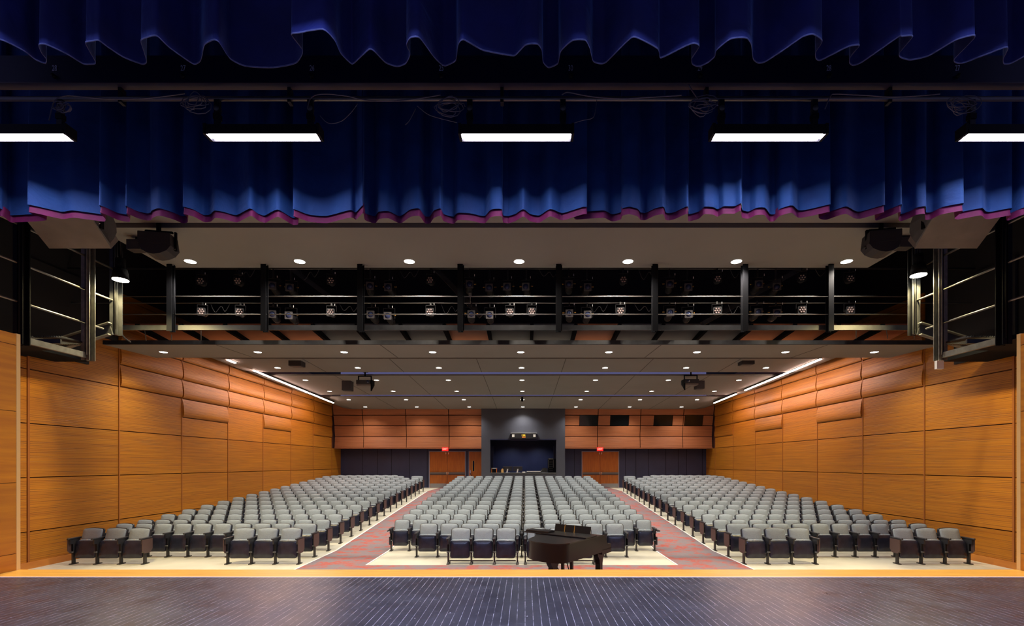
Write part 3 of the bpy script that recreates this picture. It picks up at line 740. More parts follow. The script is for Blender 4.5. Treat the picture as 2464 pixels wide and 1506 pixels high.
ext = [(-330, 150), (-250, 100), (-180, 105), (-120, 150), (-60, 100)]
exr = [(2520, 105), (2580, 150), (2640, 150), (2700, 100), (2790, 140)]
Z1 = 5.28
pl1 = catmull(plan(ext + hem1 + exr, Z1), 5)
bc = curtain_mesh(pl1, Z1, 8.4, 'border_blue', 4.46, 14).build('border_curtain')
tag(bc, 'dark royal blue velvet border curtain hanging across the very top', 'curtain')
hm = MB(); c = len(pl1); vs = [(x, y, Z1 - .006) for x, y in pl1] + [(x, y, Z1 + .006) for x, y in pl1] + [(x, y - .005, Z1 + .006) for x, y in pl1] + [(x, y - .005, Z1 - .006) for x, y in pl1]
hm.add(vs, [(i, i + 1, c + i + 1, c + i) for i in range(c - 1)] + [(2 * c + i, 2 * c + i + 1, 3 * c + i + 1, 3 * c + i) for i in range(c - 1)] + [(3 * c + i, 3 * c + i + 1, i + 1, i) for i in range(c - 1)], 'lining', True)
hm.build('hem', None, bc)

A, B_, C_, D_ = (3.974, 0), (3.85, 600), (3.85, 1220), (3.949, 1840)
u1 = [(0, 150), (85, 210), (150, 212), (380, 200), (435, 188), (330, 145), (262, 115), (330, 125), (580, 180), (690, 168), (850, 188), (985, 205), (998, 180), (948, 120), (1010, 140), (1120, 190), (1225, 208), (1232, 180), (1200, 125), (1300, 170), (1400, 195), (1440, 190), (1450, 170), (1520, 148), (1650, 185), (1740, 222), (1788, 210), (1780, 160), (1748, 132), (1850, 160), (1945, 210), (2010, 205), (2050, 170), (2130, 180), (2260, 212), (2390, 150)]
u2 = [(77, 190), (145, 208), (260, 155), (395, 228), (445, 225), (448, 185), (405, 150), (460, 168), (550, 200), (715, 213), (930, 160), (985, 180), (1050, 118), (1068, 185), (1160, 215), (1200, 175), (1290, 170), (1395, 215), (1490, 155), (1570, 145), (1610, 195), (1630, 217), (1670, 217), (1710, 165), (1770, 145), (1800, 195), (1890, 220), (1930, 185), (2050, 190), (2135, 210), (2185, 210), (2240, 155), (2335, 150), (2350, 205), (2400, 215)]
u3 = [(10, 215), (77, 195), (150, 152), (215, 195), (300, 208), (400, 150), (510, 187), (610, 160), (700, 132), (742, 130), (700, 150), (625, 165), (650, 180), (850, 165), (905, 165), (975, 197), (1055, 180), (1070, 145), (1135, 130), (1210, 150), (1240, 182), (1285, 185), (1370, 145), (1450, 130), (1470, 178), (1500, 188), (1560, 175), (1675, 125), (1685, 195), (1780, 172), (1830, 130), (1915, 135), (1955, 153), (2010, 125), (2110, 125), (2170, 98), (2180, 160), (2240, 172), (2310, 140), (2390, 138)]
u4 = [(50, 200), (95, 200), (150, 150), (260, 120), (320, 165), (390, 162), (515, 135), (625, 110), (600, 130), (520, 165), (545, 182), (600, 185), (770, 130), (860, 172), (925, 175), (1140, 115), (1100, 150), (1057, 182), (1075, 193), (1200, 150), (1303, 110), (1280, 180), (1305, 200), (1390, 170), (1450, 140), (1530, 130), (1535, 185), (1590, 182), (1690, 135), (1890, 100), (1850, 140), (1815, 172), (1855, 183), (2060, 145), (2100, 175), (2150, 180), (2350, 145), (2308, 188), (2335, 192), (2464, 140)]
hem2 = []
for L, (sc, x0) in ((u1, A), (u2, B_), (u3, C_), (u4, D_)): hem2 += [(x0 + x / sc, 480 + y / sc) for x, y in L]
ext = [(-420, 532), (-380, 515), (-300, 512), (-260, 533), (-200, 530), (-150, 512), (-90, 515), (-45, 530)]
exr = [(2500, 515), (2550, 530), (2620, 532), (2680, 510), (2760, 530), (2850, 512)]
Z2 = 4.70
pl2 = catmull(plan(ext + hem2 + exr, Z2), 4)
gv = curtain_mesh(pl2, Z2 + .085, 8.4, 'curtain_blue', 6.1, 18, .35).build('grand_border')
tag(gv, 'wide gathered royal blue valance with magenta hem behind the light bars', 'curtain')
hb = MB(); c = len(pl2); vs = []
for z, dy in ((Z2 + .13, .03), (Z2 + .06, .022), (Z2, .015)):
    for x, y in pl2: vs.append((x, y + dy, z))
hb.add(vs, [(k * c + i, (k + 1) * c + i, (k + 1) * c + i + 1, k * c + i + 1) for k in range(2) for i in range(c - 1)], 'magenta', True)
hbo = hb.build('hem_band', None, gv); hbo['label'] = 'magenta hem band'

# ------------------------------------------------------------------ first electric: pipe, connector strip, light bars
q = MB(); q.tube([(-9, 5.42, ZP(238, 5.42)), (9, 5.42, ZP(238, 5.42))], .025, 'steel_shine', 12)
for px in (291, 697, 1208, 1700, 2140):
    x = XP(px, 5.42); q.box(x - .018, x + .018, 5.40, 5.47, ZP(248, 5.42), 5.79, 'steel_dark')
pipe = q.build('lighting_batten'); tag(pipe, 'long steel lighting pipe running across above the light bars', 'pipe')
root = empty('connector_strip', (0, 5.35, 5.80))
q = MB(); q.box(-9, 9, 0, .10, .008, .30, 'navy_paint'); q.build('raceway', None, root)
q = MB(); q.box(-9, 9, 0, .10, -.006, .008, 'brown_strip'); q.build('bottom_plate', None, root)
tag(root, 'black numbered lighting raceway hanging over the steel pipe', 'raceway')
for tx, px in zip(('28', '27', '26', '25', '30', '29', '28', '27'), (132, 441, 751, 1062, 1373, 1684, 1994, 2303)):
    text_obj('circuit_number', tx, .088, (XP(px, 5.35), -.004, ZP(165, 5.35) - 5.80), 'number_white', root, .62)
    k = MB(); k.cyl((XP(px, 5.35), .0, ZP(185, 5.35) - 5.80), .022, -.03, 'fixture', 10, 'y'); k.build('socket', None, root)
def light_bar(x, y, z, glow, label, group, brackets=True, rail=None):
    r = empty('light_bar', (x, y, z))
    h = MB(); h.box(-.62, .62, -.065, .065, .02, .09, 'fixture'); h.box(-.62, .62, -.070, -.062, -.018, .03, 'fixture'); h.box(-.62, .62, .062, .070, -.018, .03, 'fixture'); h.box(-.64, -.61, -.07, .07, -.018, .10, 'fixture'); h.box(.61, .64, -.07, .07, -.018, .10, 'fixture'); h.build('housing', None, r)
    d = MB(); d.box(-.608, .608, -.060, .060, .012, .0195, glow); d.build('diffuser', None, r)
    if brackets:
        for bx in (-.52, .52):
            k = MB(); k.box(bx - .03, bx + .03, -.02, .02, .09, .40, 'steel_dark'); k.cyl((bx, -.03, .30), .03, .06, 'steel_grey', 10, 'y'); k.box(bx - .035, bx + .035, -.03, .03, .18, .24, 'fixture'); k.build('bracket', None, r)
    tag(r, label, 'light', group); return r
nb = ['far left, cut by the frame edge', 'second from the left', 'in the centre', 'second from the right', 'far right, cut by the frame edge']
for i, px in enumerate((34, 635.5, 1242.5, 1847.5, 2449)):
    light_bar(XP(px, 5.4), 5.4, ZP(327.5, 5.4), 'strip_glow', 'glowing lavender white light bar under the pipe, ' + nb[i], 'glowing light bars over the stage')
for i in range(4):
    light_bar(-4.4 + i * 2.9, 3.15, 5.62, 'strip_glow_up', 'light bar of the upstage electric above the picture', 'upstage light bars')
# cables
def cable(pts, r, m, label, grp=None, name='cable'):
    P3 = [Vector(p) for p in pts]; out = []
    for i in range(len(P3) - 1):
        p0 = P3[max(i - 1, 0)]; p1 = P3[i]; p2 = P3[i + 1]; p3 = P3[min(i + 2, len(P3) - 1)]
        for j in range(6):
            t = j / 6; out.append(.5 * ((2 * p1) + (p2 - p0) * t + (2 * p0 - 5 * p1 + 4 * p2 - p3) * t * t + (3 * p1 - p0 - 3 * p2 + p3) * t**3))
    out.append(P3[-1]); q = MB(); q.tube(out, r, m, 6); return tag(q.build(name), label, 'cable', grp)
Yc = 5.37
def cp(l, Y=Yc): return [P(a, b_, Y) for a, b_ in l]
cable(cp([(118, 290), (128, 250), (140, 236), (165, 230), (200, 233), (260, 238), (340, 237), (400, 231), (445, 225)]), .006, 'cable_mat', 'thin cable draped along the pipe at the far left')
cable(cp([(740, 262), (748, 236), (775, 226), (830, 230), (880, 241), (940, 243), (1000, 238), (1060, 228)]), .006, 'cable_mat', 'thin cable draped along the pipe left of centre')
cable(cp([(1352, 228), (1362, 222), (1375, 223), (1395, 227), (1440, 234), (1500, 237), (1560, 234), (1640, 229)]), .007, 'cable_mat', 'pale cable leading right from the central light bar')
cable(cp([(1985, 262), (1998, 232), (2012, 226), (2080, 229), (2140, 233), (2200, 231), (2262, 226)]), .006, 'cable_mat', 'thin cable draped along the pipe toward the right')
cable(cp([(1663, 161), (1690, 176), (1708, 170)]), .005, 'cable_mat', 'short loose cable under the right hand raceway number')
cable(cp([(1662, 180), (1657, 200), (1668, 222), (1680, 238)]), .006, 'cable_mat', 'cable curling down from the raceway into the right coil')
cable(cp([(1004, 255), (1030, 275), (1060, 285), (1100, 295)]), .004, 'cable_mat', 'thin black wire sagging left of the central light bar')
cable(cp([(1375, 298), (1400, 290), (1425, 284), (1432, 270), (1436, 240)]), .004, 'cable_mat', 'thin safety wire looping right of the central light bar')
cable(cp([(770, 278), (790, 296), (820, 292), (845, 270), (860, 250)]), .004, 'cable_mat', 'thin safety wire right of the second light bar')
cable(cp([(1000, 262), (985, 290), (975, 300)]), .004, 'cable_mat', 'loose wire end hanging below the pipe left of centre')
for ci, (px, py, lab) in enumerate(((470, 242, 'tangled cable coil on the pipe above the second light bar'), (1082, 252, 'tangled cable coil on the pipe left of the central bar'), (1690, 250, 'tangled cable coil on the pipe above the fourth light bar'), (2312, 248, 'tangled cable coil on the pipe at the far right'), (150, 254, 'small cable knot on the pipe above the far left bar'))):
    rnd = random.Random(ci + 3); q = MB(); pts = []
    for k in range(70):
        a = k * .52; rx = .12 + .06 * math.sin(k * .37 + ci); rz = .07 + .035 * math.cos(k * .29 + ci)
        if ci == 4: rx *= .5; rz *= .6
        p = P(px, py, Yc - .03); pts.append((p[0] + rx * math.cos(a) + .03 * math.sin(k * .11), p[1] + .03 * math.sin(a * .7), p[2] + rz * math.sin(a) - .02))
    q.tube(pts, .005, 'cable_mat', 5); tag(q.build('cable_coil'), lab, 'cable', 'cable coils on the pipe')

# ------------------------------------------------------------------ side catwalk frames
def side_frame(X, sg, side):
    hp = lambda y, z0, z1: (X, y, z0, z1)
    for i, (y, z0, lab) in enumerate(((8.53, 3.68, 'nearest the stage'), (9.83, 3.68, 'in the middle'), (10.5, 4.38, 'at the cross catwalk'))):
        q = MB(); q.box(X - .085, X + .085, y - .07, y - .055, z0, 8.5, None); q.box(X - .085, X + .085, y + .055, y + .07, z0, 8.5, None); q.box(X - .008, X + .008, y - .07, y + .07, z0, 8.5, None)
        q.tube([(X + sg * -.05, y - .09, z0 + .1), (X + sg * -.05, y - .09, 8)], .012, None, 6)
        tag(q.build('steel_post', 'black' if i == 0 else 'steel_grey' if i == 1 else 'steel_dark'), 'dark steel catwalk post on the %s side, %s' % (side, lab), 'post')
    for i, (z, y0, y1) in enumerate(((5.11, 7.6, 10.45), (4.43, 7.6, 10.2), (5.79, 7.6, 10.45))):
        q = MB(); q.tube([(X + sg * .02, y0, z), (X + sg * .02, y1, z)], .021, 'steel_shine', 8)
        tag(q.build('guard_rail'), '%s steel guard rail of the %s catwalk side' % (['middle', 'lowest', 'uppermost'][i], side), 'rail')
    q = MB(); q.box(X - .03, X + .03, 8.6, 9.78, 3.72, 3.83, 'steel_grey'); tag(q.build('kerb_beam'), 'scuffed grey bottom beam of the %s catwalk frame' % side, 'beam')
    xo = X + sg * 1.05
    q = MB(); q.bar((xo, 10.38, 4.14), (X, 10.38, 4.47), .03, .24, 'steel_dark'); q.bar((xo, 10.34, 4.27), (X, 10.34, 4.60), .1, .02, 'steel_grey'); q.bar((xo, 10.34, 4.02), (X, 10.34, 4.35), .1, .02, 'steel_grey')
    tag(q.build('sloping_beam'), 'sloping dark steel channel meeting the %s middle post' % side, 'beam')
    q = MB(); xw = XL + .02 if sg < 0 else XR - .02
    a, b_ = sorted((X + sg * .1, xw)); q.box(a, b_, 8.4, 9.3, 3.76, 3.84, 'black')
    for k in range(30): yy = 8.45 + k * .028; 
    tag(q.build('platform'), 'black platform deck beside the %s catwalk posts' % side, 'platform')
    a, b_ = sorted((X + sg * 1.87, xw)); q = MB(); q.box(a, b_, 9.3, 11.93, 4.10, 4.2, 'black'); tag(q.build('platform'), 'black higher platform against the %s wall' % side, 'platform')
    a, b_ = sorted((xw, xw - sg * .06)); q = MB(); q.box(a, b_, 11.2, 12.8, 4.21, 6.4, 'black_wall'); tag(q.build('masking_panel'), 'black masking panel on the %s wall above the platform' % side, 'panel')
    a, b_ = sorted((X + sg * .06, X + sg * 1.9)); q = MB()
    q.box(a, b_, 9.30, 9.33, 3.9, 3.98, 'steel_dark'); q.box(a, b_, 9.9, 9.94, 4.02, 4.08, 'steel_dark')
    for k in range(40):
        xx = a + (b_ - a) * k / 39; q.box(xx - .005, xx + .005, 9.31, 9.92, 4.02, 4.05, 'steel_dark')
    tag(q.build('grating'), 'dark bar grating walkway beside the %s platform' % side, 'grating')
side_frame(-8.88, -1, 'left'); side_frame(8.45, 1, 'right')
q = MB(); x = XP(2260, 9.75); q.box(x - .07, x + .07, 9.72, 9.78, ZP(888, 9.75), ZP(868, 9.75), 'white'); q.tube([(x, 9.77, ZP(868, 9.75)), (x, 9.77, ZP(866, 9.75))], .01, 'steel_grey', 6)
tag(q.build('junction_box'), 'small white junction box under the right middle post', 'box')
cable([(XP(288, 10.7), 10.7, 9.5), P(288, 560, 10.7), P(288, 700, 10.7), P(288, 770, 10.7), P(290, 795, 10.7), P(298, 811, 10.8), P(314, 823, 11.0)], .017, 'steel_dark', 'grey conduit bending off the left catwalk post', name='conduit')
# high-bay work lights
for px, py, side in ((290, 673, 'left'), (2210, 662, 'right')):
    y = 10.22; r = empty('high_bay_light', P(px, py, y))
    q = MB(); q.cyl((0, 0, .0), .155, .22, 'black', 24, 'z', .12); q.cyl((0, 0, .22), .09, .22, 'black', 20); q.tube([(0, 0, .44), (0, 0, 9.5 - P(px, py, y)[2])], .014, 'fixture', 8); q.build('housing', None, r)
    q = MB(); q.cyl((0, 0, -.012), .142, .012, 'bay_glow', 28); q.build('lamp', None, r)
    spot('lamp_light', (0, 0, -.05), BAY_W, (1, .80, .36), 152, .35, .12, r)
    tag(r, 'bright round black work light hanging beside the %s catwalk' % side, 'light')

# ------------------------------------------------------------------ cross catwalk
YC = 11.5
def hbeam(z0, z1, m, name, lab, cat='beam', y=YC, t=.05, x0=-9.75, x1=9.3):
    q = MB(); q.box(x0, x1, y - t / 2, y + t / 2, z0, z1, m); return tag(q.build(name), lab, cat)
hbeam(4.76, 4.875, 'steel_dark', 'catwalk_beam', 'long dark bottom beam of the cross catwalk', y=YC)
for i, (z, lab) in enumerate(((ZP(715, YC), 'top'), (ZP(758, YC), 'lower'))):
    q = MB(); q.tube([(-9.7, YC - .05, z), (9.25, YC - .05, z)], .013, 'steel_shine', 8); tag(q.build('catwalk_rail'), '%s guard rail along the near side of the cross catwalk' % lab, 'rail')
posts = [412, 637, 868, 1108, 1344, 1575, 1791, 1996]
pn = ['first', 'second', 'third', 'fourth', 'fifth', 'sixth', 'seventh', 'eighth']
for i, px in enumerate(posts):
    x = XP(px, YC - .1); q = MB(); q.box(x - .062, x + .062, YC - .17, YC - .155, ZP(798, YC - .1), 6.265, None); q.box(x - .008, x + .008, YC - .16, YC - .05, ZP(798, YC - .1), 6.265, None); q.box(x - .062, x + .062, YC - .06, YC - .045, ZP(798, YC - .1), 6.265, None)
    q.tube([(x + .075, YC - .1, ZP(798, YC)), (x + .075, YC - .1, 6.26)], .012, None, 6)
    tag(q.build('catwalk_post', 'black'), '%s dark steel hanger post from the left on the cross catwalk' % pn[i], 'post', 'hanger posts of the cross catwalk')
for i, (px, a, b_) in enumerate(((348, 792, 820), (413, 805, 820), (484, 792, 820), (2060, 788, 815), (2132, 788, 815), (2200, 798, 815))):
    q = MB(); q.tube([P(px, a, 12.9), P(px + (4 if i in (0, 4) else 0), b_, 12.97)], .010, 'steel_grey', 6); tag(q.build('hanger_rod'), 'thin pale hanger rod over the front ceiling cloud', 'rod', 'thin hanger rods over the front ceiling cloud')
YL = 12.3
q = MB(); q.tube([(XL, YL, ZP(646, YL)), (XR, YL, ZP(646, YL))], .025, 'steel_dark', 8); tag(q.build('lighting_pipe'), 'upper lighting pipe behind the big cloud edge', 'pipe')
q = MB(); q.tube([(XL, YL, ZP(729, YL)), (XR, YL, ZP(729, YL))], .016, 'steel_shine', 8); tag(q.build('lighting_pipe'), 'lower lighting pipe carrying the second row of stage lights', 'pipe')
for (a, b_) in ((( -4.9, 13.2, 9.5), (-1.2, 13.2, 5.6)), ((4.9, 13.4, 5.45), (13 - .9, 13.4, 9.5)), ((-9.9, 13.3, 9.5), (-5.4, 13.3, 6.2))):
    q = MB(); q.bar(a, b_, .1, .12, 'steel_dark'); tag(q.build('brace'), 'dark diagonal steel brace behind the stage lights', 'brace', 'dark diagonal braces above the catwalk')
# dark backing beyond catwalk
q = MB(); q.box(XL, XR, 17.0, 17.1, 5.75, 9.5, 'black_wall'); struct(q, 'wall_attic', label='black void wall behind the catwalk lighting')

# stage lights
def par_proto(st):
    r = empty('led_par_light')
    q = MB(); q.cyl((0, .0, 0), .098, .20, 'fixture', 20, 'y', .075); q.prism(rrect(-.10, .10, -.10, .10, .03), -.02, .0, 'fixture', axes='xz'); recalc(q.build('housing', None, r))
    q = MB(); q.cyl((0, -.024, 0), .088, .004, 'fixture', 20, 'y')
    for k in range(7):
        a = k * PI / 3; rr = 0 if k == 6 else .058; q.cyl((rr * math.cos(a), -.034, rr * math.sin(a)), .023, .012, 'led_lens', 10, 'y')
    q.build('lens_cluster', None, r)
    q = MB(); q.box(-.125, -.115, .05, .08, -.02, .19, 'fixture'); q.box(.115, .125, .05, .08, -.02, .19, 'fixture'); q.box(-.125, .125, .05, .08, .18, .195, 'fixture'); q.box(-.02, .02, .06, .12, .19, st, 'steel_dark'); q.build('yoke', None, r)
    q = MB(); q.box(.10, .112, -.03, -.02, .17, .215, 'white'); q.build('tag', None, r)
    return r
def ers_proto(st):
    r = empty('profile_spotlight')
    q = MB(); q.tube([(0, .0, 0), (0, .28, 0), (0, .30, 0), (0, .52, 0)], [.075, .075, .095, .085], 'fixture', 16); q.build('barrel', None, r)
    q = MB(); n = 20
    o = rrect(-.095, .095, -.095, .095, .012, 2); o = [(p[0] + (r_[0] - p[0]) * t, p[1] + (r_[1] - p[1]) * t) for p, r_ in zip(o, o[1:] + o[:1]) for t in (0, .25, .5, .75)]
    vs = [(x, -.02, z) for x, z in o] + [(.072 * math.cos(math.atan2(z, x)), -.02, .072 * math.sin(math.atan2(z, x))) for x, z in o] + [(x, .0, z) for x, z in o]
    n = len(o); q.add(vs, [(k, (k + 1) % n, n + (k + 1) % n, n + k) for k in range(n)] + [(k, 2 * n + k, 2 * n + (k + 1) % n, (k + 1) % n) for k in range(n)], 'gel_frame'); recalc(q.build('gel_frame', None, r))
    q = MB(); q.cyl((0, -.008, 0), .072, .012, 'lens', 20, 'y'); q.build('lens', None, r)
    q = MB(); q.box(-.15, -.14, .15, .18, -.02, .24, 'fixture'); q.box(.14, .15, .15, .18, -.02, .24, 'fixture'); q.box(-.15, .15, .15, .18, .23, .245, 'fixture'); q.box(-.015, .015, .08, .18, .24, st, 'steel_dark')
    q.build('yoke', None, r)
    q = MB(); q.cyl((-.17, .165, .07), .014, .05, 'gold', 8, 'x'); q.cyl((.12, .165, .07), .014, .05, 'gold', 8, 'x'); q.build('yoke_knob', None, r)
    q = MB(); q.box(.115, .127, -.03, -.02, .20, .25, 'white'); q.build('tag', None, r)
    return r
pu = par_proto(.33); pl_ = par_proto(.26); eu = ers_proto(.48); el = ers_proto(.31); snapshot(); used = {}
par1 = [(483, 676), (573, 676), (796, 675), (1035, 674), (1500, 673), (1727, 671), (1930, 668), (2046, 670)]
par2 = [(485, 750), (577, 751), (796, 752), (1035, 751), (1227, 751), (1280, 750), (1493, 749), (1726, 748), (1930, 746), (2046, 746)]
er1 = [(655, 687), (697, 692), (890, 688), (934, 691), (1130, 684), (1177, 692), (1220, 690), (1265, 690), (1369, 684), (1414, 691), (1612, 683), (1656, 691), (1826, 684), (1869, 690)]
er2 = [(655, 756), (695, 759), (892, 757), (933, 760), (1134, 756), (1178, 758), (1370, 754), (1414, 757), (1613, 752), (1657, 756), (1825, 751), (1870, 753)]
for lst, key, proto, what, grp in ((par1, 'pu', pu, 'seven-cell LED stage light', 'upper'), (par2, 'pl', pl_, 'seven-cell LED stage light', 'lower'), (er1, 'eu', eu, 'profile spotlight with square gel frame', 'upper'), (er2, 'el', el, 'profile spotlight with square gel frame', 'lower')):
    for i, (px, py) in enumerate(lst):
        if key in used: o = copy_tree(proto)
        else: o = proto; used[key] = True
        o.location = P(px, py, YL - .1)
        o.rotation_euler = (0, 0, -(px - CX) / 2600 + random.uniform(-.12, .12))
        tag(o, '%s %s from the left in the %s row' % (ORD[i], what, grp), 'stage light', '%s row stage lights over the catwalk' % grp)
for i, (px, py) in enumerate(((590, 650), (530, 733), (745, 650), (840, 733), (985, 650), (1085, 733), (1320, 650), (1440, 733), (1560, 650), (1550, 733), (1780, 650), (1775, 733), (1985, 650))):
    cable([P(px - 24, py - 4, YL + .03), P(px - 12, py + 14 + 4 * (i % 3), YL + .08), P(px + 2, py + 4, YL + .05), P(px + 12, py + 16, YL + .08), P(px + 24, py - 4, YL + .03)], .008, 'cable_black', 'dark looped cable on the stage light pipes', 'dark looped cables on the stage light pipes')
q = MB(); p = P(1131, 708, YL - .2); q.box(p[0] - .035, p[0] + .035, p[1], p[1] + .08, p[2] - .035, p[2] + .035, 'steel_grey'); q.box(p[0] - .01, p[0] + .01, p[1] + .06, p[1] + .22, p[2] - .16, p[2] - .14, 'steel_grey'); q.box(p[0] - .01, p[0] + .01, p[1] + .05, p[1] + .07, p[2] - .15, p[2], 'steel_grey'); tag(q.build('sensor_box'), 'small grey sensor box below the central spotlights', 'box')

# ------------------------------------------------------------------ hanging loudspeakers, reflector boxes
def loudspeaker(px, py, mir, side):
    y = 9.5; r = empty('loudspeaker', P(px, py, y), mir * .18); r.scale = (.76, .76, .76)
    q = MB(); o = [(-.39 , .27), (.36, .27), (.40, -.05), (.30, -.18), (.14, -.26), (-.02, -.29), (-.18, -.27), (-.31, -.19), (-.37, -.05)]
    q.prism([(x * mir * .95, z) for x, z in o], -.22, .22, 'speaker', axes='xz'); q.box(-.37, .37, -.228, -.21, -.03, .25, 'speaker'); recalc(q.build('cabinet', None, r))
    q = MB(); q.box(-.29, .33, -.03, .03, .35, .39, 'black'); q.box(-.31 if mir < 0 else .37, -.36 if mir < 0 else .42, -.03, .03, -.1, .38, 'black'); q.box(-.31, -.27, -.03, .03, .25, .38, 'black'); q.box(-.04, .04, -.04, .04, .39, .68, 'black'); q.cyl((.38 * mir, -.05, -.06), .03, .1, 'steel_dark', 10, 'y'); q.build('yoke', None, r)
    tag(r, 'black rounded loudspeaker hanging on a yoke at the %s of the big cloud' % side, 'loudspeaker')
    q = MB(); x = px - 62 * mir; p = P(x, py - 4, 9.9); q.box(p[0] - .14, p[0] + .14, p[1], p[1] + .2, p[2] - .09, p[2] + .11, 'speaker'); q.box(p[0] - .02, p[0] + .02, p[1] + .08, p[1] + .12, p[2] + .1, 6.27, 'black'); tag(q.build('small_speaker'), 'small black box speaker behind the %s loudspeaker' % side, 'loudspeaker')
loudspeaker(382, 592, 1, 'left end'); loudspeaker(2120, 587, -1, 'right end')
def reflector(mir, side):
    def X_(x): return x if mir > 0 else -x - .43
    r = empty('reflector_box', (0, 0, 0))
    A_ = Vector((-8.66, 8.8, 5.50)); Bq = Vector((-7.53, 8.8, 5.50)); d = Vector((.21, -.6, .20)).normalized() * 1.0; nrm = Vector((0, .16, .22))
    q = MB(); v = [A_, Bq, Bq + d, A_ + d]; v = v + [p + nrm for p in v]; v = [(X_(p.x), p.y, p.z) for p in v]
    q.add(v, [(0, 1, 2, 3), (7, 6, 5, 4), (0, 4, 5, 1), (1, 5, 6, 2), (2, 6, 7, 3), (3, 7, 4, 0)], 'grey_panel'); recalc(q.build('face_panel', None, r))
    e = MB(); o = []
    # end plate in the plane through edge B..B+d and upward/back
    b0 = Bq; outl = [Bq, Bq + d]
    for k in range(0, 7):
        t = k / 6; pt = Vector((-7.42 - .05 * t, 8.2 + .5 * t ** .8 + .25 * math.sin(PI * t), 6.24 - .69 * t)); pt.x += .12 * (1 - t); outl.append(pt)
    v1 = [(X_(p.x), p.y, p.z) for p in outl]; v2 = [(X_(p.x - .03), p.y + .01, p.z) for p in outl]; n = len(v1)
    e.add(v1 + v2, [tuple(range(n)), tuple(range(2 * n - 1, n - 1, -1))] + [(k, (k + 1) % n, n + (k + 1) % n, n + k) for k in range(n)], 'grey_plate'); recalc(e.build('end_plate', None, r))
    h = MB(); x = X_(-7.36); h.box(x - .03, x + .03, 8.36, 8.42, 5.66, 6.26, 'black'); h.cyl((x, 8.34, 5.74), .022, .03, 'chrome', 10, 'y'); h.build('hanger_strap', None, r)
    tag(r, 'grey angled reflector box with curved end plate at the upper %s' % side, 'box')
reflector(1, 'left'); reflector(-1, 'right')

# ------------------------------------------------------------------ projectors & ceiling boxes in the hall
def projector(px, py, mir, side):
    y = 19.3; r = empty('projector', P(px, py, y))
    q = MB(); q.box(-.30, .26, -.05, .45, -.10, .06, 'speaker'); v = []
    q.prism([(-.3, -.10), (.26, -.10), (.26, -.16), (-.3, -.16)], 0, .42, 'grey_panel', axes='xz'); recalc(q.build('body', None, r))
    q = MB(); q.cyl((.16 * mir, -.07, -.01), .05, .03, 'lens', 14, 'y'); q.build('lens', None, r)
    q = MB(); q.box(-.28, -.245, .1, .15, .05, .24, 'black'); q.box(.23, .265, .1, .15, .05, .24, 'black'); q.box(-.28, .265, .1, .15, .215, .25, 'black'); q.tube([(0, .12, .24), (0, .12, .45)], .03, 'black', 10); q.box(-.1, .1, .02, .22, .40, .47, 'black'); q.build('mount', None, r)
    q = MB(); x = .29 * mir; q.prism([(-.02, .07), (-.02, -.38), (.35, -.1), (.35, .07)], x - .02, x + .02, 'black', axes='yz'); recalc(q.build('side_baffle', None, r))
    tag(r, 'black ceiling projector on a bracket in the %s half of the hall' % side, 'projector')
projector(876, 918, 1, 'left'); projector(1665, 916, -1, 'right')
for px, py, y, wd, lab in ((709, 874, 17.0, .44, 'larger black ceiling speaker box at the left'), (833, 934, 20.6, .38, 'smaller black ceiling speaker box left of the projector'), (1801, 870, 17.0, .44, 'larger black ceiling speaker box at the right'), (1686, 930, 20.6, .34, 'smaller black ceiling speaker box beside the right projector')):
    p = P(px, py, y); r = empty('ceiling_speaker', p); zt = (5.226 - (y - 16.76) * .0373 if y < 19 else 5.16 - (y - 19.6) * .0311) - p[2]
    q = MB(); q.box(-wd / 2, wd / 2, 0, .35, -.08, zt, 'speaker'); q.build('cabinet', None, r)
    q = MB(); q.box(-wd / 2 + .03, wd / 2 - .03, .04, .32, -.095, -.08, 'grey_plate'); q.build('grille', None, r)
    tag(r, lab, 'loudspeaker')
p = P(1256.5, 961, 25); r = empty('security_camera', p); zt = 5.03 - .003 - p[2]
q = MB(); q.cyl((0, 0, -.05), .05, zt + .05, 'black', 12); q.build('base', None, r); q = MB(); q.cyl((0, -.06, -.04), .07, .12, 'black', 12, 'y'); q.build('dome', None, r)
tag(r, 'tiny black camera under the ceiling centre before the booth', 'camera')

# ------------------------------------------------------------------ doors, exit signs, booth contents
def door_pair(x0, x1, n, label):
    zt = 2.34; z0 = .085; y = YB - .01; xm = (x0 + x1) / 2
    r = empty('door_%d' % n, (xm, y, z0)); H = zt - z0; hw = (x1 - x0) / 2
    q = MB(); q.box(-hw - .04, -hw, -.03, .02, 0, H + .04, 'frame_blue'); q.box(hw, hw + .04, -.03, .02, 0, H + .04, 'frame_blue'); q.box(-hw, hw, -.03, .02, H, H + .04, 'frame_blue'); q.box(-.02, .02, -.03, .02, 0, H, 'wood_door'); q.build('frame', None, r)
    for sg in (-1, 1):
        a, c = sorted((sg * .03, sg * (hw - .008))); q = MB(); q.box(a, c, -.02, .01, .01, H - .01, 'wood_door'); lf = q.build('door_leaf', None, r)
        q = MB(); q.box(a + .02, c - .02, -.026, -.02, .02, .26, 'kick'); q.build('kick_plate', None, lf)
        q = MB(); q.box(a + .03, c - .01, -.10, -.05, .88, .96, 'steel_shine'); q.box(sg * .05 - .025, sg * .05 + .045, -.11, -.02, .84, 1.0, 'chrome'); q.box(a + .02, c, -.05, -.02, .80, .88, 'end_panel'); q.build('push_bar', None, lf)
        q = MB(); q.box(sg * .08 - .02, sg * .08 + .02, -.06, -.02, H - .16, H - .03, 'chrome'); q.build('latch', None, lf)
    tag(r, label, 'door', kind='structure')
door_pair(XP(1034, YB), XP(1119, YB), 1, 'left double timber exit doors with push bars')
